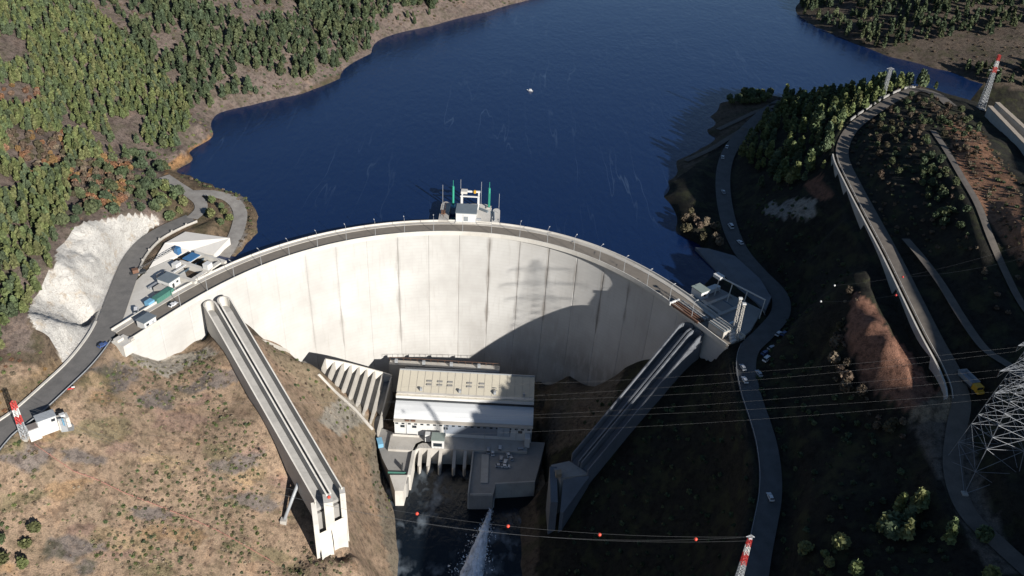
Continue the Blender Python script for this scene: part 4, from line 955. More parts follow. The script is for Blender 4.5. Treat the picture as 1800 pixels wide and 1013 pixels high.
# ------------------------------------------------------------------ pylons
def lattice(r, q, h, wb, wt, z0, z1, n, rad, name, mat):
    """square lattice section between heights z0 and z1 of a mast"""
    q = Vector(q); a = MB()
    def w(z): return wb + (wt - wb) * (z / h)
    cs = ((-1, -1), (1, -1), (1, 1), (-1, 1))
    for sx_, sy_ in cs: a.bar(q + Vector((sx_ * w(z0), sy_ * w(z0), z0)), q + Vector((sx_ * w(z1), sy_ * w(z1), z1)), rad)
    for k in range(n):
        a0 = z0 + (z1 - z0) * k / n; a1 = z0 + (z1 - z0) * (k + 1) / n
        for i in range(4):
            c0, c1 = cs[i], cs[(i + 1) % 4]
            a.bar(q + Vector((c0[0] * w(a0), c0[1] * w(a0), a0)), q + Vector((c1[0] * w(a1), c1[1] * w(a1), a1)), rad * .6)
            a.bar(q + Vector((c1[0] * w(a0), c1[1] * w(a0), a0)), q + Vector((c0[0] * w(a1), c0[1] * w(a1), a1)), rad * .6)
            a.bar(q + Vector((c0[0] * w(a1), c0[1] * w(a1), a1)), q + Vector((c1[0] * w(a1), c1[1] * w(a1), a1)), rad * .5)
    return a.build(name, mat, r)
def mast(q, h, wb, wt, label, bands, rad=.1, cat='pylon', arms=()):
    r = empty('lattice_pylon', q, label, cat); zc = 0
    for z0, z1, mt_, nm in bands: lattice(r, q, h, wb, wt, z0, z1, max(2, int((z1 - z0) / 1.6)), rad, nm, mt_)
    MB().box(Vector(q) + Vector((0, 0, -.3)), (wb * 2.6, wb * 2.6, 1.0)).build('footing', CONC, r)
    for z, w in arms: MB().bar(Vector(q) + Vector((-w, 0, z)), Vector(q) + Vector((w, 0, z)), .14).bar(Vector(q) + Vector((-w, 0, z)), Vector(q) + Vector((0, 0, z + 1)), .08).bar(Vector(q) + Vector((w, 0, z)), Vector(q) + Vector((0, 0, z + 1)), .08).build('cross_arm', STEEL, r)
    return r
qL = gp(44, 770); hL = 18.0
for k in range(60):      # height so that the tip stands where the photo shows it
    u_, v_ = proj(np.array(qL[0]), np.array(qL[1]), np.array(qL[2] + hL)); hL += (.15 if v_ > 707 else -.15)
mast(qL, hL, .9, .6, 'slim pylon with red and white top beside the left road', [(0, hL * .42, STEEL, 'shaft'), (hL * .42, hL * .62, RED, 'red_section'), (hL * .62, hL * .8, WHITE, 'white_section'), (hL * .8, hL, RED, 'red_section')], .16)
D_ = ray(1319, 944)
for t_ in np.linspace(400, 150, 500):
    qR = np.array([D_[0] * t_, D_[1] * t_, H + D_[2] * t_]); gR = float(hz(qR[0], qR[1])); hR = qR[2] - gR
    if hR > 24: break
mast((qR[0], qR[1], gR), hR, 1.1, .55, 'tall pylon with red and white top rising from the shaded right bank', [(0, hR - 13, STEEL, 'shaft'), (hR - 13, hR - 8, RED, 'red_section'), (hR - 8, hR - 4.2, WHITE, 'white_section'), (hR - 4.2, hR - .6, RED, 'red_section'), (hR - .6, hR, STEEL, 'cap')], .12, arms=((hR, 1.4),))
qF = gp(1724, 191); hF = 20.
for k in range(80):
    u_, v_ = proj(np.array(qF[0]), np.array(qF[1]), np.array(qF[2] + hF)); hF += (.3 if v_ > 97 else -.3)
mast(qF, hF, 1.6, .55, 'far pylon with red and white top beside the concrete wall at upper right', [(0, hF * .68, STEEL, 'shaft'), (hF * .68, hF * .78, RED, 'red_section'), (hF * .78, hF * .89, WHITE, 'white_section'), (hF * .89, hF, RED, 'red_section')], .15, arms=((hF * .72, 3.0),))
qM = gp(1551, 172); hM = 16.
for k in range(80):
    u_, v_ = proj(np.array(qM[0]), np.array(qM[1]), np.array(qM[2] + hM)); hM += (.3 if v_ > 120 else -.3)
mast(qM, hM, 1.0, .7, 'slim grey lattice mast among the trees on the hilltop bend', [(0, hM, STEEL, 'shaft')], .13, arms=((hM - .4, 2.2),))
# big transmission tower at the right edge
bl = gp(1692, 853); q0 = Vector((bl[0] + 7.0, bl[1] + 4.0, bl[2]))
q0.z = bl[2]; hT = 62.0
r = empty('transmission_tower', q0, 'huge grey lattice transmission tower standing at the right edge', 'transmission tower')
TW = plain('tower_steel', (.22, .24, .27), .5, .1)
for z0, z1, n in ((0, 9, 1), (9, 18, 1), (18, 27, 2), (27, 36, 2), (36, 48, 4), (48, 62, 6)): lattice(r, q0, hT, 8.0, .9, z0, z1, n, .13 if z0 < 30 else .09, 'tower_section', TW)
for sx_, sy_ in ((-1, -1), (1, -1), (1, 1), (-1, 1)): MB().box(q0 + Vector((sx_ * 8.0, sy_ * 8.0, -1.2)), (1.8, 1.8, 3.4)).build('footing', CONC, r)
aT = Vector((.94, .35, 0))
TIPS = []
for z, w in ((38, 10), (47, 12), (56, 9)):
    for sg in (-1, 1):
        a = MB(); tip = q0 + aT * sg * w + Vector((0, 0, z + .6)); TIPS.append(tip + Vector((0, 0, -2.2)))
        for dy in (-1, 1):
            o_ = Vector((-.35, .94, 0)) * dy * 1.6
            a.bar(q0 + o_ + Vector((0, 0, z)), tip, .07); a.bar(q0 + o_ + Vector((0, 0, z + 2.6)), tip, .06)
            for k in range(5):
                s0 = (q0 + o_ + Vector((0, 0, z))).lerp(tip, k / 5); s1 = (q0 + o_ + Vector((0, 0, z + 2.6))).lerp(tip, (k + 1) / 5); a.bar(s0, s1, .05)
        m_ = a.build('cross_arm', TW, r); MB().bar(tip, tip + Vector((0, 0, -2.2)), .16, 6).build('insulator', GLASSM, m_)
# overhead wires with warning balls
WIREM = plain('wire', (.12, .125, .13), .6)
def wire(A, B, sag, label, rad=.03, n=40):
    A = Vector(A); B = Vector(B); P_ = [A.lerp(B, k / n) + Vector((0, 0, -4 * sag * (k / n) * (1 - k / n))) for k in range(n + 1)]
    o = MB().path(P_, rad, 4).build('overhead_wire', WIREM); tag(o, label, 'wire', 'overhead wires'); return A, B, sag
tl = Vector((qL[0], qL[1], qL[2] + hL)); tr = Vector((qR[0], qR[1], qR[2]))
balls = [(578, 874), (733, 903), (893, 925), (1054, 940), (1223, 948)]
# the span's sag from the marker balls that hang on it
def on_span(u, v):
    D = ray(u, v); d = tr - tl; nn = np.array([-d.y, d.x]); k = (nn[0] * tl.x + nn[1] * tl.y) / (nn[0] * D[0] + nn[1] * D[1])
    return Vector((D[0] * k, D[1] * k, H + D[2] * k))
sg = []
for u, v in balls:
    p = on_span(u, v); k = (p - tl).dot(tr - tl) / (tr - tl).dot(tr - tl); k = (Vector((p.x - tl.x, p.y - tl.y)).length) / (Vector((tr.x - tl.x, tr.y - tl.y)).length)
    sg.append((tl.z + (tr.z - tl.z) * k - p.z) / (4 * k * (1 - k)))
SAG = float(np.median(sg))
wire(tl, tr, SAG, 'wire strung across the valley between the two red and white pylons, carrying red balls')
nn = Vector((-(tr - tl).y, (tr - tl).x, 0)).normalized()
wire(tl + nn * -1.2, tr + nn * -1.2 + Vector((0, 0, -.5)), SAG + 2.5, 'bare wire hanging just below the wire with red balls')
wire(tl + nn * 1.2, tr + nn * 1.2 + Vector((0, 0, -1.5)), SAG + 5, 'lowest bare wire of the span across the valley floor')
names_ = ['over the left spillway chute', 'over the dark river by the left bank', 'over the river right of the water jet', 'over the shaded right bank', 'nearest the right red and white pylon']
WORD = ['leftmost', 'second', 'third', 'fourth', 'fifth']
def ball(p, rad, mat, label, grp):
    r = empty('marker_ball', p, label, 'marker ball', grp); a = MB(); n, mm_ = 10, 6; P_ = Vector(p)
    rows = [[P_ + Vector((rad * math.sin(math.pi * i / mm_) * math.cos(2 * math.pi * k / n), rad * math.sin(math.pi * i / mm_) * math.sin(2 * math.pi * k / n), rad * math.cos(math.pi * i / mm_))) for k in range(n + 1)] for i in range(mm_ + 1)]
    for A_, B_ in zip(rows[:-1], rows[1:]): a.strip(B_, A_)
    a.build('ball', mat, r, smooth=True); MB().bar(P_ + Vector((-rad * 1.3, 0, 0)), P_ + Vector((rad * 1.3, 0, 0)), .1, 5).build('clamp', DARK, r)
REDB = plain('red_ball', (.9, .1, .06), .4, .05)
for (u, v), nm in zip(balls, names_):
    p = on_span(u, v); ball(p, .62, REDB, 'red marker ball on the valley wire ' + nm, 'marker balls on the valley wires')
# tower wires running left over the right hillside
for i, tip in enumerate(TIPS):
    e_ = [(-420, 190, 60), (-420, 205, 60), (-420, 190, 68), (-420, 205, 68), (-420, 190, 76), (-420, 205, 76)][i]
    wire(tip, e_, 26 + i, 'faint power line from the transmission tower, %s of its six, towards the left valley side' % WORD[min(i, 4)] if i < 5 else 'faint power line from the topmost right arm of the transmission tower', .014)
    e2 = (tip.x + 420, tip.y + 330, tip.z + 70)
    wire(tip, e2, 14, 'power line leaving the transmission tower to the right, %s arm' % ['lower left', 'lower right', 'middle left', 'middle right', 'upper left', 'upper right'][i], .025)
for u, v, z, mt_, lb in [(1575, 519, 56, RED, 'small red marker ball above the concrete retaining wall'), (1587, 487, 58, RED, 'small red marker ball above the hill road'), (1467, 502, 34, WHITE, 'upper white marker ball over the dark slope'), (1443, 530, 30, WHITE, 'lower white marker ball over the dark slope')]:
    ball(pt(u, v, z), .42, mt_, lb, 'marker balls over the right hill')
wire(pt(1467, 502, 34), pt(1800, 430, 75), 3, 'thin wire above the right hillside carrying the upper white ball')
wire(pt(1443, 530, 30), pt(1575, 519, 56), 1, 'thin wire between the lower white ball and a red ball')
wire(pt(1575, 519, 56), pt(1587, 487, 58), .3, 'short wire between the two red balls over the hill road')
wire(pt(1587, 487, 58), pt(1850, 440, 90), 2, 'thin wire running right from the red ball over the hill road')

# ------------------------------------------------------------------ walls and rails along the roads
def seg(pp, u0v0, u1v1):
    """part of a road line between two photo points"""
    U_, V_ = proj(pp[:, 0], pp[:, 1], pp[:, 2]); i = np.argmin(np.hypot(U_ - u0v0[0], V_ - u0v0[1])); j = np.argmin(np.hypot(U_ - u1v1[0], V_ - u1v1[1]))
    return (min(i, j), max(i, j) + 1)
pp, w, _m = ROADS['hill_road']; i, j = seg(pp, (1478, 275), (1688, 700)); n_ = side(pp)
r = empty('retaining_wall', pp[(i + j) // 2], 'long grey concrete retaining wall holding up the hill road', 'retaining wall')
sgn = -1 if (n_[i] @ np.array([1, 0, 0])) > 0 else 1
ln = pp[i:j] + n_[i:j] * sgn * 5.0
k = 0
while k < len(ln) - 1:
    e_ = min(k + 4, len(ln) - 1); q = ln[k:e_ + 1].copy(); d_ = q[-1] - q[0]; q[0] += d_ * .004; q[-1] -= d_ * .004
    MB().wall(q, .7, [z - 14 for z in q[:, 2]], [z + .7 for z in q[:, 2]]).build('wall_panel', CONC, r); k = e_
ln2 = pp[i:j] + n_[i:j] * sgn * 3.0
r = empty('guard_rail', ln2[len(ln2) // 2], 'pale guard rail on the inner side of the hill road wall', 'guard rail')
MB().wall(ln2, .2, [z + .45 for z in ln2[:, 2]], [z + .85 for z in ln2[:, 2]]).build('rail', CONC, r)
for q in ln2[::3]: MB().box(q + np.array([0, 0, .3]), (.2, .2, .9)).build('post', STEEL, r)
i, j = seg(pp, (1500, 222), (1612, 158)); ln = pp[i:j] + n_[i:j] * sgn * 4.6
r = empty('bend_parapet', ln[len(ln) // 2], 'low pale parapet along the hilltop bend of the hill road', 'parapet')
for k in range(0, len(ln) - 3, 3): MB().wall(ln[k:k + 3], .6, [z - 1 for z in ln[k:k + 3, 2]], [z + .9 for z in ln[k:k + 3, 2]]).build('parapet_block', CONCG, r)
pp, w, _m = ROADS['valley_road']; n_ = side(pp); i, j = seg(pp, (0, 762), (192, 565)); sg_ = 1 if n_[(i + j) // 2][0] < 0 else -1
ln = pp[:j] + n_[:j] * sg_ * 5.4
r = empty('gutter_wall', ln[len(ln) // 2], 'pale concrete gutter wall along the uphill side of the left road', 'wall')
for k in range(0, len(ln) - 1, 5): MB().wall(ln[k:k + 6], .9, [z - 1 for z in ln[k:k + 6, 2]], [z + .5 for z in ln[k:k + 6, 2]]).build('wall_panel', CONCW, r)
i, j = seg(pp, (-60, 832), (180, 600)); ln = pp[i:j] - n_[i:j] * sg_ * 5.3
r = empty('guard_rail', ln[len(ln) // 2], 'dark steel guard rail on the valley side of the left road', 'guard rail')
MB().wall(ln, .12, [z + .45 for z in ln[:, 2]], [z + .85 for z in ln[:, 2]]).build('rail', STEEL, r)
for q in ln[::2]: MB().box(q + np.array([0, 0, .2]), (.16, .16, 1.0)).build('post', DARK, r)
i, j = seg(pp, (224, 480), (337, 384)); ln = pp[i:j] - n_[i:j] * sg_ * 4.8
r = empty('boundary_wall', ln[len(ln) // 2], 'low concrete wall between the brown lane and the spillway yard', 'wall')
MB().wall(ln, .5, [z - 3 for z in ln[:, 2]], [z + .8 for z in ln[:, 2]]).build('wall', CONC, r)
for q in ln[::3]: MB().box(q + np.array([0, 0, .9]), (.7, .7, 1.1)).build('pillar', CONC, r)
pp, w, _m = ROADS['reservoir_road']; n_ = side(pp); i, j = seg(pp, (1318, 612), (1335, 970)); ln = pp[i:j] + n_[i:j] * (1 if n_[i][0] < 0 else -1) * 4.0
r = empty('guard_rail', ln[len(ln) // 2], 'guard rail on the valley side of the shaded right bank road', 'guard rail')
MB().wall(ln, .12, [z + .45 for z in ln[:, 2]], [z + .85 for z in ln[:, 2]]).build('rail', STEEL, r)
for q in ln[::2]: MB().box(q + np.array([0, 0, .2]), (.16, .16, 1.0)).build('post', DARK, r)
# concrete channel walls at the upper right
for a_, b_, nm in (((1740, 187), (1860, 312), 'nearer of the two long parallel concrete walls at upper right'), ((1753, 181), (1860, 278), 'farther of the two long parallel concrete walls at upper right')):
    A = un(*a_, 56.5); B = un(*b_, 57.5)
    r = empty('concrete_wall', (A + B) / 2 - np.array([0, 0, 7]), nm, 'wall')
    for k in range(9):
        q0_ = A + (B - A) * (k + .004) / 9; q1_ = A + (B - A) * (k + .996) / 9; MB().wall([q0_, q1_], 2.0, 36, q0_[2]).build('wall_panel', CONC, r)
        MB().wall([q0_, q1_], 2.5, q0_[2] + .003, q0_[2] + .4).build('coping', plain('warm_coping', (.5, .42, .33)), r)
# orange fence line on the left slope
fl = [(62, 783), (130, 830), (165, 842), (220, 868), (290, 895), (340, 915), (385, 935), (430, 960), (495, 998)]
P_ = []
for (u0, v0), (u1, v1) in zip(fl[:-1], fl[1:]):
    for k in range(5): P_.append(gp(u0 + (u1 - u0) * k / 5, v0 + (v1 - v0) * k / 5))
r = empty('site_fence', P_[len(P_) // 2], 'pink orange fence line running diagonally down the brown left slope', 'fence')
OR = plain('orange_net', (.5, .24, .19), .7)
MB().wall(P_, .1, [p[2] + .2 for p in P_], [p[2] + .55 for p in P_]).build('netting', OR, r)
for p in P_[::2]: MB().bar(p, p + np.array([0, 0, 1.2]), .09, 5).build('post', OR, r)
# red and white barrier beside the left road
q = gp(125, 686); r = empty('road_barrier', q, 'red and white barrier beside the left road', 'barrier')
MB().box(Vector(q) + Vector((0, 0, .8)), (2.2, .5, .5), .5).build('red_board', RED, r); MB().box(Vector(q) + Vector((.8, .5, 1.2)), (1.2, .5, .5), .5).build('white_board', WHITE, r); MB().box(Vector(q) + Vector((0, 0, .3)), (.2, .2, .8)).build('post', STEEL, r)
# roadside building
AB = math.radians(40); q0 = un(82, 742, -1); r = empty('road_building', q0, 'white roadside building with grey roof and ramp by the left road', 'building'); f = loc2(q0, AB)
w_ = lbox(r, f, AB, 'wall', WHITE, 0, 0, -4, 6.2, 4.0, 6.8); lbox(r, f, AB, 'roof', plain('pale_grey_roof', (.46, .49, .52)), 0, 0, 2.8, 6.7, 4.5, .3); lbox(r, f, AB, 'window', GLASSM, 2.0, -2.03, .8, 1.4, .08, 1.2, w_)
lbox(r, f, AB, 'annex', WHITE, -5.0, -1.0, -4, 3.8, 4.0, 5.0); lbox(r, f, AB, 'annex_roof', plain('brown_roof', (.3, .26, .24)), -5.0, -.9, 1.0, 3.3, 3.4, .12)
lbox(r, f, AB, 'terrace', CONCW, 5.2, -.8, -4, 4, 3.6, 4.4); lbox(r, f, AB, 'tank', WHITE, 5.4, -.4, .4, 1.8, 1.6, 1.0)
A = f(4.5, -3, .6); B = gp(124, 750)
MB().wall([A[:2], B[:2]], 2.4, [-6, B[2] - 2], [.5, B[2] + .6]).build('ramp', STEEL, r); MB().wall([(A[0] + .9, A[1] - .9), (B[0] + .9, B[1] - .9)], .25, [-2, B[2]], [1.5, B[2] + 1.5]).build('ramp_rail', LBLUE, r)

# ------------------------------------------------------------------ vehicles
def make_car(mat, label, van=False):
    r = empty('parked_car', (0, 0, 0), label, 'van' if van else 'car', 'parked vehicles')
    L, W_, hb, hc = (4.9, 1.9, 1.0, 2.1) if van else (4.3, 1.75, .85, 1.45)
    a = MB(); prof = [(-L / 2, .3), (-L / 2, hb), (-L / 2 + .1, hb + .05), (L / 2 - .25, hb - .08), (L / 2, hb - .25), (L / 2, .3)]
    vs = [(x, -W_ / 2, z) for x, z in prof] + [(x, W_ / 2, z) for x, z in prof]; n = len(prof)
    b_ = MB().add(vs, [tuple(range(n)), tuple(range(2 * n - 1, n - 1, -1))] + [(i, n + i, n + (i + 1) % n, (i + 1) % n) for i in range(n)]).build('body', mat, r, local=True)
    x0, x1, x2, x3 = (-L / 2 + .1, -L / 2 + .25, L / 2 - 1.6, L / 2 - .9) if van else (-L / 2 + .15, -L / 2 + .7, L / 2 - 1.9, L / 2 - 1.15)
    cab = [(x0, hb), (x1, hc), (x2, hc), (x3, hb)]; wi = W_ / 2 - .06; wt = W_ / 2 - .22
    vs = [(x, -(wi if z == hb else wt), z) for x, z in cab] + [(x, (wi if z == hb else wt), z) for x, z in cab]
    MB().add(vs, [(0, 1, 2, 3), (7, 6, 5, 4), (1, 5, 6, 2)]).add(vs, []).build('cabin', mat, r, local=True)
    MB().add([(p[0] * 1.003, p[1], p[2]) for p in vs], [(3, 2, 6, 7), (0, 4, 5, 1)]).build('windscreen', GLASSM, r, local=True)
    for s_ in (-1, 1): MB().box(((x1 + x2) / 2, s_ * (W_ / 2 - .13), (hb + hc) / 2), ((x2 - x1) * .9, .06, (hc - hb) * .55)).build('side_window', GLASSM, r, local=True)
    for x in (-L / 2 + .8, L / 2 - .8):
        for y in (-W_ / 2 + .1, W_ / 2 - .1): MB().bar((x, y - .11, .32), (x, y + .11, .32), .32, 10).build('wheel', RUBBER, r, local=True)
    for s_ in (-1, 1): MB().box((L / 2 - .02, s_ * W_ * .36, .6), (.06, .34, .14)).build('headlight', WHITE, r, local=True)
    return r
CW = plain('car_white', (.85, .85, .85), .35, .03); CS = plain('car_silver', (.5, .52, .55), .3, .05); CD = plain('car_blue', (.07, .12, .3), .3, .05); CK = plain('car_dark', (.04, .045, .05), .3, .05)
def lift(p, dz): return (p[0], p[1], p[2] + dz)
cars = [  # photo point, level (None = on the ground), heading, colour, van, label
 ((305, 537), -.03, 66, CW, 0, 'white car driving on the left end of the crest road'),
 ((240, 548), -.1, 110, CW, 1, 'white van parked on the pale spillway yard'),
 ((182, 610), None, 60, CD, 0, 'dark blue car at the edge of the left road'),
 ((866, 797), -88, 95, CW, 0, 'white car at the left of the quay car park'),
 ((879, 790), -88, 88, CW, 1, 'white van at the back of the quay car park'),
 ((881, 808), -88, 88, CS, 0, 'silver car in the middle of the quay car park'),
 ((893, 800), -88, 110, CW, 0, 'white car beside the van in the quay car park'),
 ((898, 806), -88, 110, CS, 0, 'silver car at the right of the quay car park'),
 ((888, 814), -88, 80, CW, 0, 'white car near the front of the quay car park'),
 ((878, 820), -88, 5, CS, 0, 'silver car parked crosswise at the front of the quay car park'),
 ((889, 821), -88, 5, CW, 0, 'white car parked crosswise at the front of the quay car park'),
 ((917, 793), -88, 10, CS, 1, 'large grey van below the stair tower of the powerhouse'),
 ((858, 793), -88, 92, CS, 1, 'long grey van beside the tailrace parapet'),
 ((1277, 262), None, 75, CW, 0, 'white car on the upper bend of the reservoir road'),
 ((1270, 279), None, 80, CW, 0, 'white car following on the upper bend of the reservoir road'),
 ((1284, 401), None, 100, CW, 1, 'large white van on the shoulder of the reservoir road'),
 ((1300, 429), None, 110, CW, 0, 'white car on the reservoir road above the concrete apron'),
 ((1353, 877), None, 97, CW, 0, 'lone white car on the shaded right bank road'),
 ((1305, 650), None, 100, CS, 0, 'silver car on the valley side where the right road leaves the dam'),
 ((1308, 672), None, 100, CW, 0, 'white car just below the silver one on the right road'),
 ((1333, 660), None, 105, CS, 0, 'silver car against the hillside on the right road'),
 ((1345, 622), None, 40, CD, 0, 'dark blue car in the cluster by the right dam end'),
 ((1356, 613), None, 40, CS, 0, 'silver car in the cluster by the right dam end'),
 ((1348, 633), None, 45, CW, 1, 'white van in the cluster by the right dam end'),
 ((1368, 590), None, 50, CW, 0, 'white car at the top of the cluster by the right dam end'),
 ((1378, 588), None, 50, CD, 0, 'blue car at the top of the cluster by the right dam end'),
 ((1271, 340), None, 95, CS, 0, 'silver car on the straight of the reservoir road'),
]
proto = {}
for (u, v), z, hd, mt_, van, lb in cars:
    p = pt(u, v, z) if z is not None else tuple(gp(u, v))
    if z is None:
        best = min(((np.hypot(ROADS[k][0][:, 0] - p[0], ROADS[k][0][:, 1] - p[1])).min(), k) for k in ROADS)
        if best[0] < 5.5:
            pr = ROADS[best[1]][0]; kk = np.argmin(np.hypot(pr[:, 0] - p[0], pr[:, 1] - p[1])); p = (p[0], p[1], max(p[2], pr[kk][2] + .08))
    if van not in proto:
        c_ = make_car(mt_, lb, bool(van)); c_.location = p; c_.rotation_euler = (0, 0, math.radians(hd)); proto[van] = c_
    else:
        copy_tree(proto[van], p, math.radians(hd), 1, lb, {'body': mt_, 'cabin': mt_})
# dump truck
q = gp(1703, 680); r = empty('dump_truck', (0, 0, 0), 'yellow dump truck with grey tipping bed on the hill road', 'dump truck')
MB().box((0, 0, 1.1), (8, 2.4, .6)).build('chassis', DARK, r, local=True)
MB().box((3.1, 0, 2.1), (2.2, 2.5, 1.9)).build('cab', YEL, r, local=True); MB().box((4.22, 0, 2.5), (.06, 2.1, .8)).build('windscreen', GLASSM, r, local=True); MB().box((4.6, 0, 1.4), (1.0, 2.3, .9)).build('bonnet', YEL, r, local=True)
MB().add([(-4.4, -1.3, 1.5), (1.7, -1.3, 1.5), (1.7, 1.3, 1.5), (-4.4, 1.3, 1.5), (-4.8, -1.6, 3.2), (1.9, -1.6, 3.2), (1.9, 1.6, 3.2), (-4.8, 1.6, 3.2), (-4.4, -1.3, 1.9), (1.6, -1.3, 1.9), (1.6, 1.3, 1.9), (-4.4, 1.3, 1.9)], [(3, 2, 1, 0), (0, 1, 5, 4), (1, 2, 6, 5), (2, 3, 7, 6), (3, 0, 4, 7), (8, 9, 10, 11), (4, 5, 9, 8), (5, 6, 10, 9), (6, 7, 11, 10), (7, 4, 8, 11)]).build('tipping_bed', plain('bed_grey', (.4, .42, .45), .5), r, local=True)
for x in (-3.2, -1.6, 3.2):
    for y in (-1.2, 1.2): MB().bar((x, y - .25, .65), (x, y + .25, .65), .65, 12).build('wheel', RUBBER, r, local=True)
r.location = q + np.array([0, 0, .1]); r.rotation_euler = (0, 0, math.radians(-75)); r.scale = (1.15,) * 3
# boat on the lake
q = un(932, 160, -2.2); r = empty('boat', (0, 0, 0), 'small white boat alone on the blue reservoir', 'boat')
hull = [(-2.6, -.9), (1.4, -.95), (2.6, -.5), (3.4, 0), (2.6, .5), (1.4, .95), (-2.6, .9)]
n = len(hull); MB().add([(x * .85, y * .7, -.3) for x, y in hull] + [(x, y, .7) for x, y in hull] + [(x * .9, y * .8, .45) for x, y in hull], [tuple(range(n - 1, -1, -1)), tuple(range(2 * n, 3 * n))] + [(i, (i + 1) % n, n + (i + 1) % n, n + i) for i in range(n)] + [(n + i, n + (i + 1) % n, 2 * n + (i + 1) % n, 2 * n + i) for i in range(n)]).build('hull', CW, r, local=True)
MB().box((-.2, 0, 1.1), (1.8, 1.2, 1.3)).build('cabin', CW, r, local=True); MB().box((-2.7, 0, .7), (.4, .4, .8)).build('outboard_motor', DARK, r, local=True)
r.location = q; r.rotation_euler = (0, 0, math.radians(160)); r.scale = (.8,) * 3

# ------------------------------------------------------------------ vegetation
def crown_arrays(kind, seed):
    g = np.random.default_rng(seed)
    if kind == 'pine': n, sz = 120, .085
    elif kind == 'round': n, sz = 200, .10
    elif kind == 'bush': n, sz = 46, .2
    V = []; Cc = []; Q = []
    # lobes make the outline uneven
    lob = g.normal(size=(7, 3)); lob /= np.linalg.norm(lob, axis=1, keepdims=True); la = g.uniform(.05, .3, 7)
    def radius(d): return .8 + (np.clip(d @ lob.T, 0, 1) ** 3 * la).sum(-1)
    def env(d):
        """point on crown surface for unit direction d"""
        r = radius(d)[:, None]
        if kind == 'pine':
            h = (d[:, 2] + 1) / 2; w = (.22 * np.clip(1.02 - h, 0, 1) ** .75 + .02) * np.clip(h * 7, .45, 1) / np.maximum(np.hypot(d[:, 0], d[:, 1]), .25)
            return np.c_[d[:, 0] * w * r[:, 0], d[:, 1] * w * r[:, 0], .16 + .84 * h * (.9 + .1 * r[:, 0])]
        if kind == 'round': return np.c_[d[:, 0] * .40, d[:, 1] * .40, d[:, 2] * .38] * r + np.array([0, 0, .6])
        return np.c_[d[:, 0] * .52, d[:, 1] * .52, d[:, 2] * .28] * r + np.array([0, 0, .2])
    d = g.normal(size=(n, 3)); d /= np.linalg.norm(d, axis=1, keepdims=True)
    c = env(d); ctr = np.array([0, 0, .5 if kind != 'bush' else .3]); f = g.uniform(.72, 1.08, (n, 1)); c = ctr + (c - ctr) * f
    if kind == 'pine': c[:, 2] = np.clip(c[:, 2], .12, 1.0)
    a = g.normal(size=(n, 3)) + d * .3; a /= np.linalg.norm(a, axis=1, keepdims=True); b_ = np.cross(a, g.normal(size=(n, 3))); b_ /= np.linalg.norm(b_, axis=1, keepdims=True)
    s_ = sz * g.uniform(.6, 1.3, (n, 1))
    V = np.stack([c - a * s_ - b_ * s_ * .6, c + a * s_ * .3 - b_ * s_, c + a * s_ + b_ * s_ * .5, c - a * s_ * .4 + b_ * s_], 1).reshape(-1, 3)
    Q = np.arange(4 * n).reshape(-1, 4); tone = np.repeat(g.uniform(.75, 1.3, n), 4)
    # inner mass
    nu, nv = (8, 6) if kind != 'bush' else (6, 4)
    th = np.linspace(0, 2 * math.pi, nu, endpoint=False); ph = np.linspace(.12, math.pi - .12, nv)
    dd = np.array([(math.sin(p) * math.cos(t_), math.sin(p) * math.sin(t_), math.cos(p)) for p in ph for t_ in th]); cc = ctr + (env(dd) - ctr) * g.uniform(.72, .9, (len(dd), 1))
    o = len(V); qq = np.array([(o + i * nu + k, o + (i + 1) * nu + k, o + (i + 1) * nu + (k + 1) % nu, o + i * nu + (k + 1) % nu) for i in range(nv - 1) for k in range(nu)])
    V = np.vstack([V, cc]); Q = np.vstack([Q, qq]); tone = np.r_[tone, np.full(len(cc), .8)]
    return V, Q, tone
FM, t, b = nt('foliage'); at = N(t, 'ShaderNodeAttribute', attribute_name='col'); oi = N(t, 'ShaderNodeObjectInfo')
c = mix(t, at.outputs['Color'], oi.outputs['Color'], 1.0, 'MULTIPLY'); t.links.new(c, b.inputs['Base Color']); b.inputs['Roughness'].default_value = .8; b.inputs['Specular IOR Level'].default_value = .2
tr_ = N(t, 'ShaderNodeBsdfTranslucent'); t.links.new(c, tr_.inputs['Color']); ms = N(t, 'ShaderNodeMixShader'); ms.inputs[0].default_value = .22
t.links.new(b.outputs[0], ms.inputs[1]); t.links.new(tr_.outputs[0], ms.inputs[2]); t.links.new(ms.outputs[0], t.nodes['Material Output'].inputs[0])
BARK = plain('bark', (.12, .085, .06), .9)
VAR = {k: [crown_arrays(k, 100 + 10 * i + len(k)) for i in range(5)] for k in ('pine', 'round', 'bush')}
DRG = DROAD.reshape(X.shape)
def near_road(x, y, m):
    i = np.clip(np.searchsorted(GX, x), 0, len(GX) - 1); j = np.clip(np.searchsorted(GY, y), 0, len(GY) - 1)
    return DRG[j, i] < m + 1.2
BUILT = [[(180, 600), (215, 480), (300, 440), (330, 400), (410, 412), (380, 450), (390, 500), (360, 600), (215, 610)], [(660, 640), (950, 650), (960, 870), (820, 890), (700, 880), (650, 760)], [(555, 622), (700, 655), (670, 770)], [(1190, 530), (1225, 430), (1300, 440), (1360, 520), (1350, 560), (1310, 620)], ROCK, [(1500, 520), (1545, 590), (1650, 690), (1700, 745), (1600, 745), (1510, 680), (1485, 600)], [(1415, 318), (1440, 304), (1465, 335), (1465, 352), (1438, 354), (1416, 340)], [(1725, 180), (1900, 175), (1900, 340), (1740, 215)], [(60, 700), (130, 720), (130, 770), (40, 770)], [(570, 880), (650, 900), (655, 990), (580, 960)], [(966, 810), (1045, 830), (985, 920), (960, 900)], [(1600, 745), (1700, 745), (1720, 860), (1690, 900), (1650, 860)]]
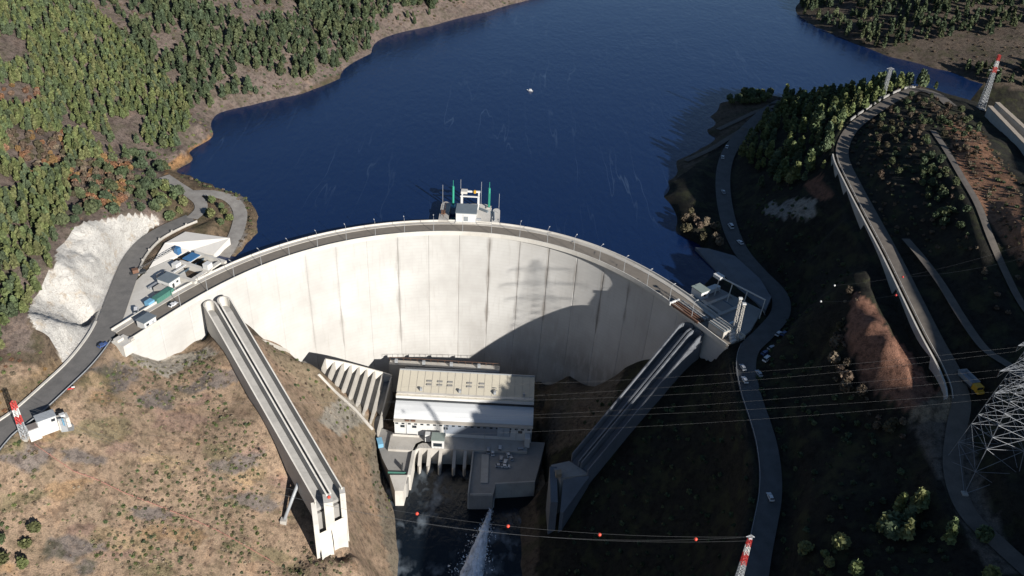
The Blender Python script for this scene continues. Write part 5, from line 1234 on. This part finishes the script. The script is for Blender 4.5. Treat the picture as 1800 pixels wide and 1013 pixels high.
AUTP = [[(25, 235), (115, 240), (120, 302), (60, 312), (15, 285)], [(135, 288), (228, 282), (242, 330), (215, 378), (135, 372), (120, 330)], [(-20, 148), (75, 160), (65, 190), (-20, 185)], [(0, 60), (45, 75), (50, 118), (0, 120)], [(195, 215), (250, 205), (255, 250), (205, 262)]]
def scatter(poly, spacing, keep=1.0, seed=0, patch=None, road=4.0, gaps=()):
    g = np.random.default_rng(seed); poly = np.array(poly, float)
    pts_ = [gp(min(max(u, -60), 1860), min(max(v, -40), 1060)) for u, v in poly]
    xs = [p[0] for p in pts_]; ys = [p[1] for p in pts_]
    gx = np.arange(min(xs) - 30, max(xs) + 30, spacing); gy = np.arange(min(ys) - 30, max(ys) + 30, spacing)
    x, y = np.meshgrid(gx, gy); x = x.ravel() + g.uniform(-.48, .48, x.size) * spacing; y = y.ravel() + g.uniform(-.48, .48, y.size) * spacing
    z = hz(x, y); u, v = proj(x, y, z); ok = inpoly(u + g.normal(0, 5, u.size), v + g.normal(0, 5, u.size), poly) & (z > -1.2) & (g.random(x.size) < keep)
    ok |= False
    for bpoly in list(BUILT) + list(gaps): ok &= ~inpoly(u, v, bpoly)
    if patch is not None: ok &= fbm(x, y, patch[0], 3, 70 + seed) > patch[1]
    x, y, z = x[ok], y[ok], z[ok]; nr = near_road(x, y, road); x, y, z = x[~nr], y[~nr], z[~nr]
    # below the dam the lake-side rule does not hold
    return np.c_[x, y, z]
def scatter_low(poly, spacing, keep=1.0, seed=0, patch=None, road=3.5):
    g = np.random.default_rng(seed); poly = np.array(poly, float)
    pts_ = [gp(min(max(u, -60), 1860), min(max(v, -40), 1060)) for u, v in poly]
    xs = [p[0] for p in pts_]; ys = [p[1] for p in pts_]
    gx = np.arange(min(xs) - 20, max(xs) + 20, spacing); gy = np.arange(min(ys) - 20, max(ys) + 20, spacing)
    x, y = np.meshgrid(gx, gy); x = x.ravel() + g.uniform(-.48, .48, x.size) * spacing; y = y.ravel() + g.uniform(-.48, .48, y.size) * spacing
    z = hz(x, y); u, v = proj(x, y, z); ok = inpoly(u, v, poly) & (g.random(x.size) < keep)
    dmn = np.min(np.hypot(x[:, None] - _cc[None, ::40, 0], y[:, None] - _cc[None, ::40, 1]), 1); ok &= dmn > 7
    for bpoly in BUILT: ok &= ~inpoly(u, v, bpoly)
    if patch is not None: ok &= fbm(x, y, patch[0], 3, 70 + seed) > patch[1]
    x, y, z = x[ok], y[ok], z[ok]; nr = near_road(x, y, road); return np.c_[x, y, z][~nr]
GRN = np.array([(.095, .118, .048), (.08, .106, .05), (.112, .13, .05), (.072, .094, .052), (.122, .13, .056)])
DGR = np.array([(.062, .082, .042), (.054, .074, .042), (.078, .092, .046)])
AUT = np.array([(.19, .1, .055), (.17, .095, .06), (.2, .125, .055), (.15, .1, .07)])
BRN = np.array([(.11, .085, .06), (.13, .095, .07), (.085, .075, .045), (.15, .12, .085)])
TREES = []     # x y z h kind colour area
def add_trees(P_, hmin, hmax, kind, pal, area, seed):
    g = np.random.default_rng(seed)
    for p in P_: TREES.append((p[0], p[1], p[2], g.uniform(hmin, hmax), kind, pal[g.integers(len(pal))] * g.uniform(.8, 1.2), area))
F1 = [(-60, -40), (90, -40), (200, 50), (345, 190), (305, 262), (230, 262), (170, 285), (130, 330), (100, 430), (62, 535), (0, 615), (-60, 640)]
F2 = [(90, -40), (900, -40), (660, 82), (560, 128), (440, 168), (345, 190), (200, 50)]
add_trees(scatter(F1, 3.1, .84, 1, (30, -.5), gaps=AUTP), 4.8, 8, 'pine', GRN, 'left forest', 1)
add_trees(scatter(F2, 5.0, .9, 2, (34, -.04)), 6, 11, 'pine', DGR, 'far left bank', 2)
add_trees(scatter(F2, 9, .6, 3), 5, 9, 'pine', DGR, 'far left bank', 3)
add_trees(scatter([(130, 330), (170, 285), (260, 262), (330, 215), (300, 300), (285, 385), (150, 390), (100, 430)], 6.5, .6, 4), 4, 7, 'round', DGR, 'slope above the rock cut', 4)
add_trees(scatter(AUTP[0], 3.6, .75, 5), 2.6, 4.4, 'round', np.vstack([AUT, BRN]), 'autumn', 5)
add_trees(scatter(AUTP[1], 3.4, .75, 6), 2.6, 4.4, 'round', np.vstack([AUT, BRN]), 'autumn', 6)
add_trees(scatter(AUTP[2], 3.6, .6, 7), 2.5, 4, 'round', AUT, 'autumn', 7)
add_trees(scatter([(345, 335), (395, 350), (420, 400), (380, 405), (330, 370)], 6, .7, 8, road=2.5), 3.5, 5.5, 'round', GRN, 'left shore', 8)
add_trees(scatter([(280, 320), (335, 345), (340, 372), (300, 385), (270, 360)], 5, .75, 8, road=2.5), 4, 6.5, 'round', GRN, 'left shore', 9)
R1 = [(1300, 262), (1340, 205), (1400, 158), (1500, 140), (1640, 130), (1712, 175), (1640, 152), (1570, 165), (1500, 215), (1470, 262), (1440, 300), (1400, 335), (1345, 330), (1310, 300)]
add_trees(scatter(R1, 5.6, .75, 11, road=4), 5, 12, 'pine', GRN * 1.15, 'right hill', 11)
add_trees(scatter([(1262, 176), (1345, 168), (1352, 182), (1268, 190)], 5, .9, 12, road=2.5), 4, 7, 'round', GRN, 'right shore', 12)
add_trees(scatter([(1175, 375), (1215, 372), (1285, 415), (1280, 440), (1230, 440), (1185, 415)], 5, .85, 13), 3.5, 5.5, 'round', BRN, 'right shore', 13)
R5 = [(1402, -30), (1860, -30), (1860, 190), (1640, 122), (1500, 76), (1404, 24)]
add_trees(scatter(R5, 6.5, .8, 14, (40, -.12)), 6, 11, 'pine', DGR, 'far right bank', 14)
for u, v, h in [(1545, 925, 8), (1568, 918, 7), (1590, 915, 10), (1605, 890, 11), (1578, 890, 9), (1560, 935, 7), (1588, 938, 9), (1618, 885, 8), (1665, 945, 8), (1668, 930, 8), (1726, 938, 6), (1475, 955, 7), (1412, 958, 5), (1500, 1000, 6), (1735, 1011, 6), (1455, 985, 4), (1448, 968, 3), (1360, 290, 13), (1375, 300, 12), (1350, 270, 12), (1385, 315, 10), (1365, 312, 11)]:
    p = gp(u, v + 12); TREES.append((p[0], p[1], p[2], h, 'round' if h < 8 else 'pine', GRN[int(rng.integers(5))] * 1.3, 'lower right slope' if v > 800 else 'right hill'))
add_trees(scatter_low([(1500, 495), (1520, 520), (1488, 590), (1512, 680), (1600, 760), (1590, 800), (1500, 730), (1460, 640), (1470, 560)], 5, .8, 15), 3, 5.5, 'round', BRN * .9, 'right spur', 15)
add_trees(scatter_low([(0, 930), (70, 905), (60, 1020), (-20, 1030)], 7, .7, 16), 4, 7, 'round', GRN * .8, 'lower left corner', 16)
add_trees(scatter([(1540, 180), (1650, 170), (1720, 230), (1700, 330), (1620, 300), (1560, 320), (1520, 260)], 6, .6, 17, road=3), 2.2, 4.2, 'round', np.vstack([DGR, BRN * .7]), 'hilltop scrub', 17)
add_trees(scatter([(1620, 260), (1680, 300), (1715, 380), (1700, 430), (1640, 400), (1610, 330)], 5, .8, 18, road=3), 2.5, 5, 'round', DGR * 1.1, 'hilltop scrub', 18)
# size on the photo decides which are single objects
TW_ = np.array([[q[0], q[1], q[2], q[3]] for q in TREES]); u, v = proj(TW_[:, 0], TW_[:, 1], TW_[:, 2])
wd = TW_[:, 1] * cp - (TW_[:, 2] - H) * sp; size = TW_[:, 3] / wd; size[(u < 0) | (u > 1800) | (v < 10) | (v > 1013)] = 0
order = np.argsort(-size); single = set(order[:300].tolist())
LBL = {'left forest': 'green pine in the dense forest on the left hillside', 'far left bank': 'dark pine on the far left bank above the lake', 'slope above the rock cut': 'bushy green tree on the slope above the white rock cut', 'autumn': 'rusty orange autumn tree on the left hillside', 'left shore': 'bushy green tree beside the gravel tracks on the left shore', 'right hill': 'tall green pine in the belt on the right hill', 'right shore': 'low bushy tree on the shaded right shore of the lake', 'far right bank': 'dark pine on the far right bank', 'lower right slope': 'sunlit green tree standing out of the dark lower right slope', 'right spur': 'brownish bush tree on the sunlit rim beside the red soil patch', 'lower left corner': 'dark green tree in the lower left corner', 'hilltop scrub': 'low scrubby tree on the dark hilltop at upper right'}
crown_me = {}
for kind in ('pine', 'round'):
    for i, (V, Q, tn) in enumerate(VAR[kind]):
        crown_me[kind, i] = arr_mesh('crown', V, Q, FM, np.c_[tn, tn, tn, np.ones_like(tn)])
tb = MB().bar((0, 0, -.08), (0, 0, .45), .028, 6, .014).bar((0, 0, .3), (.1, .03, .5), .01, 4).bar((0, 0, .26), (-.09, .05, .48), .01, 4)
trunk_me = bpy.data.meshes.new('trunk'); trunk_me.from_pydata(tb.v, [], tb.f); trunk_me.materials.append(BARK)
for i in order[:300]:
    x, y, z, h, kind, colr_, area = TREES[i]; nm = 'pine_tree' if kind == 'pine' else 'bushy_tree'
    e_ = bpy.data.objects.new(nm, None); COL.objects.link(e_); e_.location = (x, y, z); e_.rotation_euler = (0, 0, random.uniform(0, 6.28)); w = h * random.uniform(.9, 1.15); e_.scale = (w, w, h)
    tag(e_, LBL[area], 'tree', 'trees: ' + area)
    c_ = bpy.data.objects.new('crown', crown_me[kind, random.randrange(5)]); COL.objects.link(c_); c_.parent = e_; c_.color = (*[float(q) for q in colr_], 1)
    k_ = bpy.data.objects.new('trunk', trunk_me); COL.objects.link(k_); k_.parent = e_
def merged(name, items, label, cat):
    Vs, Qs, Cs = [], [], []; o = 0
    for (x, y, z, h, kind, col_) in items:
        V, Q, tn = VAR[kind][random.randrange(5)]; a_ = random.uniform(0, 6.28); ca, sa = math.cos(a_), math.sin(a_); w = h * random.uniform(.9, 1.15)
        Vs.append(np.c_[(V[:, 0] * ca - V[:, 1] * sa) * w + x, (V[:, 0] * sa + V[:, 1] * ca) * w + y, V[:, 2] * h + z]); Qs.append(Q + o); o += len(V)
        Cs.append(np.c_[tn[:, None] * np.asarray(col_)[None, :], np.ones(len(tn))])
    me = arr_mesh(name, np.vstack(Vs), np.vstack(Qs), FM, np.vstack(Cs)); ob = bpy.data.objects.new(name, me); COL.objects.link(ob); tag(ob, label, cat, kind='stuff'); return ob
rest = [TREES[i][:6] for i in range(len(TREES)) if i not in single]
merged('woodland', rest, 'mass of small pines covering the hillsides around the lake', 'woodland')
# low scrub
SH = []
OLV = np.array([(.15, .14, .08), (.13, .132, .07), (.18, .15, .1), (.2, .16, .115), (.12, .115, .065)])
def add_scrub(P_, a0, a1, pal, seed):
    g = np.random.default_rng(seed)
    for p in P_: SH.append((p[0], p[1], p[2] - .1, g.uniform(a0, a1), 'bush', pal[g.integers(len(pal))] * g.uniform(.7, 1.25)))
LOWL = [(-60, 800), (60, 760), (130, 720), (215, 620), (300, 640), (370, 610), (520, 850), (575, 960), (640, 990), (700, 1030), (-60, 1040)]
add_scrub(scatter_low(LOWL, 2.1, .85, 31, (22, -.05)), .4, 1.6, np.vstack([OLV, OLV, GRN, BRN * 1.6]), 31)
add_scrub(scatter_low(LOWL, 2.2, .45, 32), .4, 1.1, np.vstack([BRN * 1.6, BRN * 1.3, OLV * 1.3]), 32)
add_scrub(scatter_low([(455, 600), (505, 612), (660, 760), (690, 860), (690, 930), (640, 890), (520, 700)], 3.2, .6, 33, (14, -.05)), .7, 1.7, np.vstack([GRN, BRN, BRN]), 33)
add_scrub(scatter_low([(-40, 640), (60, 600), (130, 640), (60, 700), (-40, 780)], 3.2, .7, 34), .7, 1.8, np.vstack([GRN, BRN, AUT * .8]), 34)
add_scrub(scatter(F2, 4.0, .6, 35), .8, 2.4, np.vstack([BRN, BRN, DGR * 1.3]), 35)
add_scrub(scatter([(170, 285), (330, 200), (440, 165), (660, 80), (940, -10), (930, 10), (660, 96), (380, 235), (290, 305), (285, 385), (150, 390), (100, 430)], 3.8, .7, 36), .8, 2.2, np.vstack([BRN, GRN, DGR]), 36)
add_scrub(scatter([(300, 300), (430, 340), (468, 380), (460, 415), (430, 440), (420, 400), (425, 360), (340, 320)], 2.8, .85, 37, road=3), .8, 2.0, np.vstack([GRN * .8, BRN]), 37)
add_scrub(scatter_low([(1300, 640), (1480, 520), (1500, 480), (1400, 330), (1360, 330), (1290, 400), (1380, 520)], 4.2, .7, 38), .8, 2.4, DGR, 38)
add_scrub(scatter_low([(1380, 560), (1480, 640), (1600, 800), (1700, 1030), (1370, 1030), (1370, 800), (1330, 660)], 4.4, .7, 39), .8, 2.6, DGR, 39)
add_scrub(scatter_low([(1000, 700), (1250, 660), (1330, 800), (1320, 1030), (960, 1030), (1050, 850)], 4.6, .7, 40), .8, 2.4, DGR, 40)
add_scrub(scatter(R5, 6, .6, 41), .8, 2.2, BRN, 41)
add_scrub(scatter([(1490, 240), (1560, 190), (1640, 175), (1720, 230), (1800, 330), (1810, 560), (1740, 540), (1700, 440), (1600, 470), (1530, 370)], 3.8, .75, 42, road=3), .8, 2.2, np.vstack([DGR, BRN * .9, BRN]), 42)
add_scrub(scatter([(1660, 215), (1720, 230), (1800, 330), (1810, 480), (1760, 420), (1700, 330)], 3.4, .45, 43, road=2.5), .6, 1.6, np.vstack([BRN, AUT * .6]), 43)
add_scrub(scatter_low([(1490, 500), (1525, 520), (1490, 600), (1515, 690), (1610, 770), (1580, 800), (1450, 650)], 3, .8, 44), .8, 2.0, BRN * 1.1, 44)
merged('scrub', SH, 'low scrub and heath scattered over the valley slopes', 'scrub')
print('TREES', len(TREES), 'SCRUB', len(SH))
